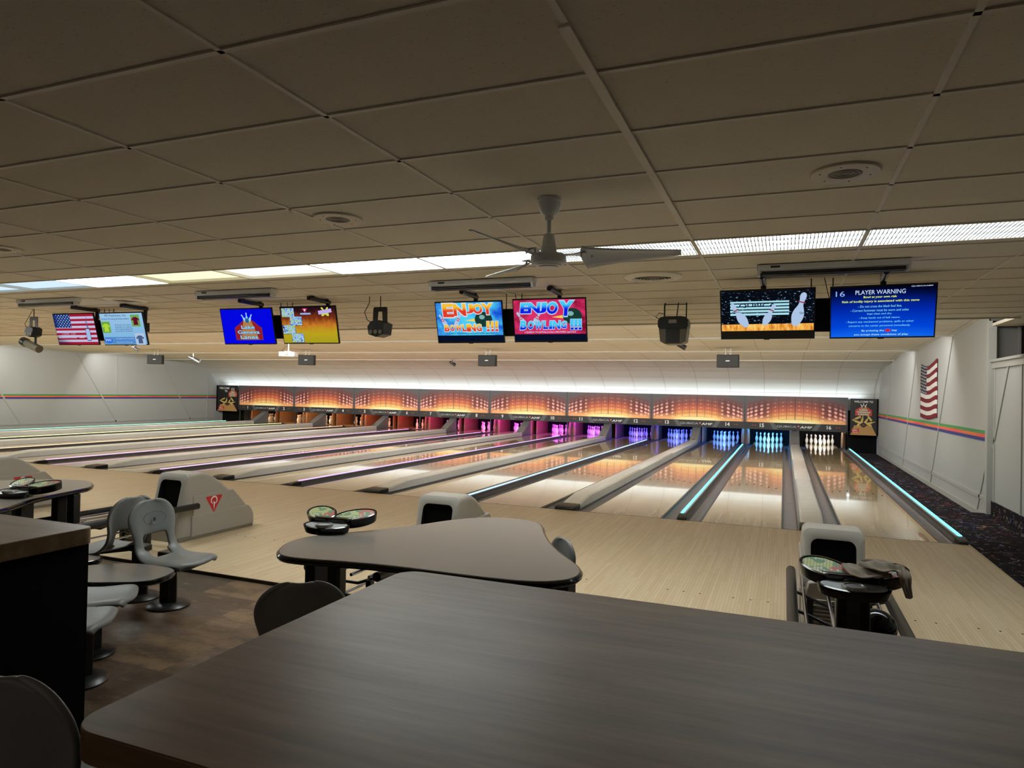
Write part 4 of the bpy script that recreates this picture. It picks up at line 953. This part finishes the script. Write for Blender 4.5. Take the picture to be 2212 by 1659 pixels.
for x, y, z, an, wh, zt in ((-22.95, 21.4, 2.90, .6, 'chrome, on the track by the left wall', 3.15), (-11.9, 23.45, 2.85, .3, 'small black, left of the third loudspeaker', 2.99), (-10.62, 23.45, 2.85, -.4, 'small black, tucked behind the third loudspeaker', 2.99), (-2.2, 15.55, 2.93, .0, 'small black, below the colour scanner', 3.105), (-19.1, 15.5, 2.95, .2, 'small chrome, under the advert screen', 3.09)):
    t = thing('spotlight', 'par spotlight %s' % wh, 'spotlight', (x, y, z), an, 'small par spotlights')
    m = CHROME if 'chrome' in wh else BLACK; k = 1.7 if x < -20 else 1.0
    b = MB(); b.tube([(-.10*k, 0, .05*k), (.0, 0, .0), (.13*k, 0, -.07*k), (.14*k, 0, -.075*k)], [.035*k, .055*k, .06*k, .064*k], 14); b.build('can', m, t); b = MB(); b.tube([(0, 0, .02), (0, 0, zt-z)], .012, 8); b.box(-.04, .04, -.07*k, .07*k, .01, .03); b.build('bracket', m, t)
t = thing('light_track', 'dark lighting track under the ceiling by the left wall', 'lighting track', (-23.4, 21.4, 3.142)); b = MB(); b.box(-1.6, 1.6, -.02, .02, -.02, .02); b.build('rail', DKGREY, t)

# ------------------------------------------------------------------ ball returns on the approach
QRED = mat('emblem_red', srgb(196, 32, 38), .4); QW = mat('emblem_white', srgb(228, 226, 220), .4)
def rrect(hw, z0, z1, r, n=5):
    p = []
    for cx, cz, a0 in ((hw-r, z1-r, 0), (-hw+r, z1-r, PI/2), (-hw+r*.3, z0+r*.3, PI), (hw-r*.3, z0+r*.3, 1.5*PI)):
        rr = r if cz > (z0+z1)/2 else r*.3
        for k in range(n+1): a = a0+PI/2*k/n; p.append((cx+rr*math.cos(a), cz+rr*math.sin(a)))
    return p
def hood(x, label):
    t = thing('ball_return_hood', label, 'ball return', (x, 5.77, 0), 0, 'ball return hoods on the approach')
    b = MB(); H = .765
    st = [(0, H, .222), (.10, H+.0, .224), (.30, H+.003, .224)]
    def tilt(z): return .15*(max(0, z)/H)**1.6
    rings = []
    for i, (y, h, hw) in enumerate(st):
        pts = rrect(hw, .0, h, .06)
        rings.append([b.b.verts.new((p, y + (tilt(q) if i == 0 else tilt(q)*.9 if i == 1 else .0), q)) for p, q in pts])
    n = len(rings[0])
    inn = rrect(.162, .30, H-.075, .055); inner = [b.b.verts.new((p, tilt(q)-.004, q)) for p, q in inn]
    mid = [b.b.verts.new((p*1.02, tilt(q*1.0)-.012, q)) for p, q in rrect(.19, .15, H-.035, .065)]
    for A, B in ((rings[0], rings[1]), (rings[1], rings[2]), (rings[0], mid), (mid, inner)):
        for i in range(n): b.face([A[i], A[(i+1) % n], B[(i+1) % n], B[i]])
    b.build('front_shell', PUTTY, t, ang=55)
    b = MB(); A = [b.b.verts.new((p*.99, tilt(q)-.003, q)) for p, q in inn]; B = [b.b.verts.new((p*.98, .135, q)) for p, q in inn]
    for i in range(n): b.face([A[i], A[(i+1) % n], B[(i+1) % n], B[i]])
    b.face(B); b.build('mouth', MATTE, t)
    prof = [(.30, .03), (.30, H+.003), (.38, .768), (.46, .745), (.56, .695), (.67, .620), (.79, .53), (.88, .43), (.97, .36), (1.05, .27), (1.12, .2), (1.16, .12), (1.17, .03)]
    b = MB(); b.prism([(.15, .03), (.15, H+.001)]+prof[2:], 'x', -.2232, .2232); b.build('body', PUTTY, t, bevel=.05, seg=5, ang=50)
    p2 = [(.22, .03), (.22, .505), (.84, .515), (.90, .455), (.98, .375), (1.06, .29), (1.13, .21), (1.17, .13), (1.175, .03)]
    b = MB(); b.prism(p2, 'x', -.234, .234); b.build('middle_tier', PUTTY, t, bevel=.012, seg=3)
    p3 = [(.20, .03), (.20, .27), (1.09, .285), (1.145, .235), (1.19, .16), (1.195, .055), (1.19, .03)]
    b = MB(); b.prism(p3, 'x', -.242, .242); b.build('lower_tier', PUTTY, t, bevel=.012, seg=3)
    b = MB(); b.box(-.236, .236, .015, 1.185, 0, .05); b.build('plinth', mat('plinth_putty', srgb(122, 118, 104), .5) if 'plinth_putty' not in bpy.data.materials else bpy.data.materials['plinth_putty'], t, bevel=.006)
    for s in (-1, 1):
        fr = (Vector((s*.2345, .53, .395)), Vector((0, s*1., 0)), Vector((0, 0, 1)), Vector((s*1., 0, 0)))
        def tri(r, e=.012): 
            return [(-r, r*.62-e), (-r+e, r*.62), (r-e, r*.62), (r, r*.62-e), (e*.6, -r*.92), (-e*.6, -r*.92)]
        o = poly('emblem', [tri(.125)], QRED, t, fr, .001)
        ringp = []
        A = disc(0, .025, .052, .050, 26, -1.25, 2*PI-1.9); B = disc(0, .022, .037, .036, 26, -1.25, 2*PI-1.9)
        for q in range(25): ringp.append([A[q], A[q+1], B[q+1], B[q]])
        oo = poly('emblem_ring', ringp, QW, o, fr, .002)
        oo = poly('emblem_ring', [[(-.011, .005), (.013, .005), (.004, -.095), (.0, -.095)]], QW, o, fr, .002)
    return t
hood(PAIRS[0]-.012, 'putty ball return hood in front of lanes 15 and 16, its dark mouth facing us')
hood(PAIRS[1], 'putty ball return hood rising behind the large boomerang table')
hood(PAIRS[2], 'putty ball return hood with red triangle emblem, whole side in view')
hood(PAIRS[3], 'putty ball return hood at the left edge, half hidden by a grey table')
def rack(x, label):
    t = thing('ball_rack', label, 'ball rack', (x, 0, 0), 0, 'ball racks behind the hoods')
    for s in (-1, 1):
        b = MB(); b.tube([(s*.315, 4.33, .40), (s*.315, 4.34, .40), (s*.315, 5.98, .40), (s*.315, 6.0, .40)], [.02, .036, .036, .02], 16); b.build('bumper_tube', BLACK, t)
        for q in (.235, .075):
            b = MB(); b.tube([(s*q, 4.36, .385), (s*q, 5.80, .385), (s*q, 5.95, .40)], .013, 12); b.build('chrome_rail', CHROME, t)
        b = MB(); b.box(s*.19-.022, s*.19+.022, 4.42, 4.47, -.03, .34); b.build('leg', BLACK, t)
        b = MB(); b.box(s*.19-.022, s*.19+.022, 5.40, 5.45, 0, .34); b.build('leg', BLACK, t)
    for y in (4.45, 4.95, 5.42):
        b = MB(); b.tube([(-.315, y, .385), (-.235, y, .36), (-.08, y, .30), (.08, y, .30), (.235, y, .36), (.315, y, .385)], .012, 8); b.build('cross_bar', BLACK, t)
    for s in (-1, 1):
        b = MB(); b.tube([(s*.12, 4.42, .17), (s*.12, 5.7, .17)], .010, 8); b.build('lower_rail', CHROME, t)
    b = MB(); b.box(-.20, .20, 5.44, 5.46, .04, .33)
    for q in range(9): b.box(-.17, .17, 5.425, 5.44, .06+.028*q, .070+.028*q)
    b.build('louvred_panel', PUTTY, t)
    b = MB(); b.prism([(-.22, .30), (.22, .30), (.20, .42), (.10, .44), (.05, .36), (-.05, .36), (-.10, .44), (-.20, .42)], 'y', 5.56, 5.62); b.build('ball_stop', PUTTY, t, bevel=.01)
rack(PAIRS[0], 'black and chrome ball rack under the towel draped keyboard')
rack(PAIRS[1], 'black ball rack partly seen beneath the boomerang table')
rack(PAIRS[2], 'black rail ball rack leading to the hood with whole emblem')
rack(PAIRS[3], 'black rail ball rack behind the left grey table')
BM = mat('bowling_ball_black', srgb(16, 16, 20), .08)
def ball(x, y, label, col=None, z=.465):
    b = MB(); b.lathe([(.108*math.sin(PI*k/24), -.108*math.cos(PI*k/24)) for k in range(25)], 36); o = b.build('bowling_ball', col or BM, ang=180); o.location = (x, y, z)
    tag(o, label, 'bowling ball', 'bowling balls on the racks')
    b = MB()
    for a, c in ((.0, .0), (.028, .01), (.012, -.04)): b.lathe([(0, .0), (.012, .0)], 14, c=(a, c, .1055))
    b.build('finger_holes', MATTE, o)
    o.rotation_euler = (.9, .3, x)
ball(PAIRS[0]+.135, 4.50, 'black bowling ball on the rack right of the towel draped keyboard post')
ball(PAIRS[1]-.155, 4.62, 'dark bowling ball under the boomerang table, nearer the striped leg', mat('ball_charcoal', srgb(30, 30, 34), .12), .462)
ball(PAIRS[1]+.155, 4.66, 'dark bowling ball under the boomerang table, farther from the striped leg', bpy.data.materials['ball_charcoal'], .462)

# ------------------------------------------------------------------ keyboard consoles
def keys_mat():
    m, b = new_mat('keyboard_legend'); x, y, z = coords('Object')
    fx, fy = fract(x/.020+floor_(y/.0165)*.5), fract(y/.0165); key = (fx > .16)*(fy > .2)
    r = noise(vec(x, y, 0.), 16., 0.); rnd = white(vec(floor_(x/.020+floor_(y/.0165)*.5), floor_(y/.0165), 1.))
    c = mix((x > .028), srgb(206, 218, 130), srgb(214, 96, 84)); c = mix((r > .56), c, srgb(96, 160, 118)); c = mix((rnd > .8), c, srgb(210, 210, 196))
    plug(b.inputs['Base Color'], mix(key, srgb(96, 104, 100), c)); b.inputs['Roughness'].default_value = .3; return m
KEYS = keys_mat(); DIAL = mat('tray_pale_legend', srgb(176, 182, 186), .35, varn=.15)
def tray(par, cx, cy_, rx, ry, an, z, h, m, nm='keyboard', tl=.26):
    o = bpy.data.objects.new(nm, None) if False else None
    b = MB(); n = 40
    out = disc(0, 0, rx, ry, n); inn = disc(0, 0, rx-.014, ry-.014, n)
    prof = [(out, -h, .93), (out, -.012, 1.0), (out, -.003, .995), (inn, 0, 1.01), (inn, -.003, 1.0), (inn, -.008, 1.0)]
    rings = [[b.b.verts.new((p[0]*k, p[1]*k, zz)) for p in pts[:n]] for pts, zz, k in prof]
    for A, B in zip(rings, rings[1:]):
        for i in range(n): b.face([A[i], A[(i+1) % n], B[(i+1) % n], B[i]])
    b.face(rings[0][::-1]); b.face(rings[-1])
    o = b.build(nm, BLACKG, par, ang=30); o.matrix_local = Matrix.Translation((cx, cy_, z)) @ Matrix.Rotation(tl, 4, 'X') @ Matrix.Rotation(an, 4, 'Z')
    b = MB(); b.face([(p[0], p[1], -.006) for p in disc(0, 0, rx-.018, ry-.018, n)]); b.build('key_sheet', m, o, ang=0)
    return o
def console(x, y, label, rz=0.):
    t = thing('keyboard_console', label, 'keyboard console', (x, y, -.03), rz, 'scoring keyboard consoles')
    H = .865
    tray(t, -.135, .085, .152, .105, -.62, H, .07, KEYS, 'left_keyboard'); tray(t, .145, .095, .165, .105, .50, H, .07, KEYS, 'right_keyboard')
    b = MB(); b.prism([(-.13, -.02), (.13, -.02), (.20, .08), (.05, .14), (-.05, .14), (-.20, .08)], 'z', H-.075, H-.02); b.build('bridge', BLACKG, t, bevel=.01)
    tray(t, 0, -.075, .185, .105, 0, H-.055, .055, DIAL, 'lower_tray', .12)
    b = MB(); b.lathe([(.048, .003), (.052, .010), (.062, .010), (.066, .003), (.066, -.01)], 30, c=(0, -.105, H-.058)); b.build('cup_ring', SILVER, t, ang=30)
    b = MB(); b.lathe([(0, .0), (.047, .0)], 28, c=(0, -.105, H-.054)); b.build('dial', DIAL, t)
    b = MB(); b.box(-.085, .085, -.065, .065, .02, H-.11); b.build('post', BLACK, t, bevel=.012)
    b = MB(); b.box(-.033, .033, -.069, -.06, .03, H-.115); b.build('post_facing', mat('post_grey', srgb(62, 60, 60), .5) if 'post_grey' not in bpy.data.materials else bpy.data.materials['post_grey'], t)
    b = MB(); b.lathe([(0, 0), (.15, 0), (.15, .008), (.11, .025), (0, .025)], 30); b.build('base', BLACK, t, ang=30)
    return t
console(.37, 4.24, 'black keyboard console with two oval keyboards under a grey towel')
console(-3.175, 4.30, 'black keyboard console with two oval keyboards left of a hood, behind the boomerang table', .12)
console(-6.66, 4.25, 'black keyboard console peeping over the left grey table', 0)
# towel
TOW = mat('taupe_microfibre', srgb(150, 140, 128), .95, 0, .1, bump=(240., .6))
HEM = mat('ochre_hem', srgb(176, 132, 60), .9)
bmh = bmesh.new(); hems = []
LAY = (([((-.048, .097, .872), (-.046, .069, .872)), ((-.015, .114, .878), (-.018, -.110, .872)), ((.016, .074, .885), (.027, -.130, .868)), ((.067, .053, .885), (.075, -.130, .866)), ((.12, .019, .885), (.129, -.11, .868)), ((.17, -.018, .882), (.186, -.062, .87))], .006, 0),
       ([((.045, .063, .905), (.033, .01, .902)), ((.127, .159, .905), (.081, -.08, .912)), ((.187, .121, .908), (.13, -.11, .912)), ((.227, .079, .905), (.171, -.105, .905)), ((.265, .05, .893), (.202, -.085, .895)), ((.272, -.06, .885), (.212, -.105, .885)), ((.266, -.105, .84), (.224, -.108, .84)), ((.272, -.106, .787), (.244, -.108, .78))], .010, 1))
for rows_, amp, w0 in LAY:
    grid = []
    n = len(rows_); m_ = 3*(n-1)
    for i in range(m_+1):
        f = i/3; k = min(int(f), n-2); f -= k; A = Vector(rows_[k][0]).lerp(Vector(rows_[k+1][0]), f); B = Vector(rows_[k][1]).lerp(Vector(rows_[k+1][1]), f); r = []
        for j in range(13):
            v = j/12; P = A.lerp(B, v); fold = amp*(math.sin(v*9+i*.5)+.6*math.sin(v*17-i*.8)) + amp*1.2*math.sin(PI*v)
            if k >= 5 and w0: P.y -= abs(fold)*1.2
            else: P.z += fold
            r.append(bmh.verts.new(P))
        grid.append(r)
    for a_, c_ in zip(grid, grid[1:]):
        for j in range(12): bmh.faces.new([a_[j], a_[j+1], c_[j+1], c_[j]])
    hems += [[v.co.copy() for v in grid[0]], [r[12].co.copy() for r in grid]] if not w0 else [[r[12].co.copy() for r in grid]]
me = bpy.data.meshes.new('towel'); bmh.to_mesh(me); bmh.free()
o = finish('towel', me, TOW, None, 180); o.location = (.37, 4.24, -.03)
md = o.modifiers.new('sub', 'SUBSURF'); md.levels = md.render_levels = 1; md = o.modifiers.new('th', 'SOLIDIFY'); md.thickness = .005; md.offset = 1
tag(o, 'taupe grey towel with ochre hem draped over the right keyboard', 'towel')
for h in hems:
    b = MB(); b.tube([tuple(p+Vector((0, 0, .003))) for p in h], .0022, 6); b.build('hem', HEM, o)

# ------------------------------------------------------------------ boomerang tables
def smooth(pts, n=2):
    for _ in range(n):
        q = []
        for i in range(len(pts)):
            a, c = pts[i], pts[(i+1) % len(pts)]; q += [(a[0]*.75+c[0]*.25, a[1]*.75+c[1]*.25), (a[0]*.25+c[0]*.75, a[1]*.25+c[1]*.75)]
        pts = q
    return pts
def inset(pts, d):
    n = len(pts); out = []
    for i in range(n):
        a, c = Vector(pts[i-1]), Vector(pts[(i+1) % n]); t = (c-a).normalized(); out.append((pts[i][0]-t.y*d, pts[i][1]+t.x*d))
    return out
def table_top(t, pts, z, th=.042, edge=.022, top=None, nm='table_top'):
    pts = smooth(pts); ar = sum(pts[i][0]*pts[(i+1) % len(pts)][1]-pts[(i+1) % len(pts)][0]*pts[i][1] for i in range(len(pts)))
    if ar < 0: pts = pts[::-1]
    b = MB(); prof = [(edge, 0), (edge*.45, -.002), (0, -.013), (0, -.020), (.004, -.024), (.002, -.030), (.012, -th), (.05, -th)]
    rings = [[b.b.verts.new((p[0], p[1], z+dz)) for p in inset(pts, d)] for d, dz in prof]; n = len(pts)
    for A, B in zip(rings, rings[1:]):
        for i in range(n): b.face([A[i], A[(i+1) % n], B[(i+1) % n], B[i]])
    b.face(rings[-1][::-1]); o = b.build('edge_band', BLACKG, t, ang=30)
    b = MB(); v = [b.b.verts.new((p[0], p[1], z+.0005)) for p in inset(pts, edge-.001)]; f = b.face(v); w_ = [b.b.verts.new((p[0], p[1], z-.01)) for p in inset(pts, edge+.001)]
    b.face(w_[::-1]); 
    for i in range(n): b.face([v[i], w_[i], w_[(i+1) % n], v[(i+1) % n]])
    b.build(nm, top or LAMIN, t, ang=0)
def leg3(t, x, y, z1, an, w_=.125, d=.10):
    b = MB(); M_ = Matrix.Translation((x, y, 0)) @ Matrix.Rotation(an, 4, 'Z')
    b.box(-w_, w_, -d/2, d/2, -.01, z1, mtx=M_); o = b.build('leg', BLACK, t, bevel=.012)
    b = MB(); b.box(-.045, .045, -d/2-.004, -d/2+.004, -.005, z1, mtx=M_); b.build('leg_facing', LEGFACE, o)
    b = MB(); b.lathe([(0, -.03), (.19, -.03), (.19, -.02), (.15, -.005), (0, -.005)], 32, c=(x, y, 0)); b.build('foot', BLACK, o, ang=30)
t = thing('boomerang_table', 'large grey topped boomerang table with black edge, behind the brown counter', 'table', (0, 0, 0))
ct = [(-3.10, 3.60), (-3.20, 3.80), (-3.22, 4.02), (-3.10, 4.22), (-2.90, 4.47), (-2.72, 4.77), (-2.59, 5.08), (-2.46, 5.27), (-2.29, 5.40), (-2.07, 5.43), (-1.88, 5.36), (-1.77, 5.19), (-1.68, 4.95), (-1.53, 4.65), (-1.39, 4.42), (-1.25, 4.24), (-1.14, 4.08), (-1.09, 3.92), (-1.13, 3.76), (-1.30, 3.64), (-1.6, 3.60), (-2.17, 3.60), (-2.5, 3.56), (-2.80, 3.49), (-2.98, 3.49)]
cxm = sum(p[0] for p in ct)/len(ct); cym = sum(p[1] for p in ct)/len(ct)
t.location = (cxm, cym, 0); ct = [(a-cxm, c-cym) for a, c in ct]
table_top(t, ct, .72)
leg3(t, -2.74-cxm, 3.66-cym, .68, .12); leg3(t, -1.27-cxm, 3.93-cym, .68, -.3); leg3(t, -2.15-cxm, 4.72-cym, .68, 0)
t = thing('boomerang_table', 'grey boomerang table with black edge on two striped legs at far left', 'table', (-7.0, 4.4, 0))
lt = [(-8.2, 4.3), (-8.1, 4.62), (-7.90, 4.85), (-7.65, 5.06), (-7.42, 5.22), (-7.18, 5.27), (-6.90, 5.16), (-6.66, 4.96), (-6.58, 4.74), (-6.50, 4.44), (-6.39, 4.18), (-6.26, 3.97), (-6.12, 3.78), (-6.05, 3.62), (-6.08, 3.46), (-6.25, 3.36), (-6.55, 3.36), (-7.1, 3.42), (-7.6, 3.46), (-8.0, 3.7), (-8.2, 4.0)]
lt = [(a+7.0, c-4.4) for a, c in lt]
table_top(t, lt, .72); leg3(t, .31, .30, .68, .35, .12); leg3(t, .72, -.60, .68, .2, .11)

# ------------------------------------------------------------------ brown counters
def slab(t, x0, x1, y0, y1, z, th, r, m, nm='worktop'):
    pts = []
    for cx, cy_, a0 in ((x1-r, y1-r, 0), (x0+r, y1-r, PI/2), (x0+r, y0+r, PI), (x1-r, y0+r, 1.5*PI)):
        for k in range(9): a = a0+PI/2*k/8; pts.append((cx+r*math.cos(a), cy_+r*math.sin(a)))
    b = MB(); b.prism(pts, 'z', z-th, z); return b.build(nm, m, t, bevel=.004, seg=2)
t = thing('counter', 'wide brown wood grain counter filling the foreground', 'counter', (0, 1.8, -.03))
slab(t, -1.475, 3.02, -.76, .71, 1.07, .07, .09, COUNTER); b = MB(); b.box(-1.40, 3.0, -.68, .63, 0, 1.0); b.build('cabinet', MATTE, t)
t = thing('counter', 'dark counter with brown rimmed top at the left edge, seats behind it', 'counter', (-5.3, 1.5, -.03))
slab(t, -1.9, 1.95, -.70, 1.02, 1.075, .085, .06, COUNTER); b = MB(); b.box(-1.85, 1.925, -.68, 1.0, 0, .99); b.build('cabinet', MATTE, t)

# ------------------------------------------------------------------ moulded seats
def seat_shell(par):
    pr = [(.235, -.035, .17), (.230, -.008, .205), (.17, .0, .222), (.06, -.012, .228), (-.06, -.012, .226), (-.15, .002, .215), (-.195, .035, .198), (-.215, .085, .190), (-.228, .15, .192), (-.240, .21, .214), (-.252, .268, .224), (-.262, .322, .214), (-.270, .372, .176), (-.274, .402, .125), (-.275, .416, .055)]
    b = MB(); rows = []; us = [-1, -.93, -.78, -.60, -.42, -.2, 0, .2, .42, .60, .78, .93, 1]
    for i, (y, z, hw) in enumerate(pr):
        row = []
        for u in us:
            e = max(0, abs(u)-.70)/.30; pan = i < 6
            dz = (.018*(1-u*u)*-1 if pan else 0) + (-.030*e*e if pan else 0)
            dy = (.035*(u*u)-.03 if not pan else 0) + (-.03*e*e if not pan else 0)
            if i == 0: dy = -.03*u*u
            if i == 1: dy = -.025*u*u
            row.append(b.b.verts.new((y+dy, u*hw, z+dz)))
        rows.append(row)
    for i in range(len(rows)-1):
        for j in range(12):
            if 6 <= i < 8 and 3 <= j <= 8: continue
            if i == 5 and 4 <= j <= 7: continue
            b.face([rows[i][j], rows[i][j+1], rows[i+1][j+1], rows[i+1][j]])
    o = b.build('seat_shell', SEATM, par, ang=180)
    md = o.modifiers.new('t', 'SOLIDIFY'); md.thickness = .023; md.offset = 0
    md = o.modifiers.new('s', 'SUBSURF'); md.levels = 2; md.render_levels = 2
    b = MB()
    P = lambda a, k: (-.2385+.0005 if False else -.243-.012*math.sin(a)*.0-.046*(.075*math.sin(a))*4, .105*math.cos(a)*k, .275+.052*math.sin(a)*k)
    b.tube([P(2*PI*q/28, 1) for q in range(29)], .0022, 5); b.box(-.252, -.236, -.006, .006, .252, .280); b.build('back_emblem', mat('emblem_groove', srgb(96, 98, 98), .5) if 'emblem_groove' not in bpy.data.materials else bpy.data.materials['emblem_groove'], o)
    return o
def seat(x, y, z, head, label, post=None, grp='moulded grey seats', pz=None):
    """head: heading angle of the sitter; post: floor position of the column"""
    t = thing('bowler_seat', label, 'seat', (x, y, -.03), head, grp)
    o = seat_shell(t); o.location = (0, 0, z+.03)
    px, py = (post[0]-x, post[1]-y) if post else (-.02, 0)
    c, s = math.cos(-head), math.sin(-head); px, py = px*c-py*s, px*s+py*c
    H = z+.03-.035
    b = MB(); b.prism([(px-.07, py-.06), (px+.07, py-.06), (.13, -.13), (.16, 0), (.13, .13), (px+.07, py+.06), (px-.07, py+.06)], 'z', H-.055, H); b.build('bracket', BLACK, t, bevel=.012)
    b = MB(); b.prism([(px+.085*math.cos(q*PI/3)*(1 if q % 3 else 1.0), py+.06*math.sin(q*PI/3)) for q in range(6)], 'z', .03, H-.04); b.build('column', BLACK, t, bevel=.006)
    b = MB(); b.lathe([(0, 0), (.165, 0), (.168, .012), (.155, .024), (.115, .042), (.09, .045), (0, .045)], 40, c=(px, py, 0)); b.build('base', BLACK, t, ang=30)
    return t
seat(-4.40, 4.00, .46, math.radians(2), 'grey moulded seat with holed back and oval emblem, facing right', (-4.70, 4.19))
seat(-5.22, 4.02, .46, math.radians(182), 'grey moulded seat turned away, dark back behind the emblem seat', (-5.10, 4.25))
seat(-4.12, 3.10, .445, math.radians(38), 'grey moulded seat pan below the low table, poking past the left counter', (-4.33, 3.22))
seat(-3.82, 2.70, .455, math.radians(33), 'nearest low grey seat pan past the left counter, over a round black base', (-3.98, 2.90))
seat(-2.35, 2.96, .43, math.radians(126), 'dark seat back behind the striped table leg', None)
seat(-1.70, 4.60, .31, math.radians(222), 'grey seat back peeping right of the boomerang table', None)
# bar stool at the lower left
t = seat(-1.84, 1.40, .655, math.radians(98), 'tall grey bar seat blurred in the lower left corner', None, 'bar seat by the counter')
# low side tables
def low_table(pts, z, label, post):
    cx = sum(p[0] for p in pts)/len(pts); cyy = sum(p[1] for p in pts)/len(pts)
    t = thing('low_table', label, 'side table', (cx, cyy, -.03), 0, 'low side tables between seats'); table_top(t, [(a-cx, c-cyy) for a, c in pts], z+.03, .04, .014)
    px, py = post[0]-cx, post[1]-cyy
    b = MB(); b.box(px-.07, px+.07, py-.05, py+.05, .03, z-.01); b.build('column', BLACK, t, bevel=.01)
    b = MB(); b.lathe([(0, 0), (.15, 0), (.15, .012), (.10, .04), (0, .04)], 30, c=(px, py, 0)); b.build('base', BLACK, t, ang=30)
low_table([(-4.95, 3.30), (-4.85, 3.55), (-4.70, 3.70), (-4.56, 3.77), (-4.36, 3.80), (-4.20, 3.79), (-4.10, 3.72), (-4.05, 3.56), (-4.08, 3.43), (-4.25, 3.33), (-4.42, 3.24), (-4.7, 3.18)], .435, 'small grey low table with black edge between two grey seats', (-4.86, 3.36))
low_table([(-5.75, 3.75), (-5.55, 3.95), (-5.26, 3.92), (-5.02, 3.84), (-4.90, 3.74), (-4.95, 3.60), (-5.2, 3.48), (-5.6, 3.5)], .43, 'small grey low table half hidden at the left counter, left of the dark seat back', (-5.35, 3.7))
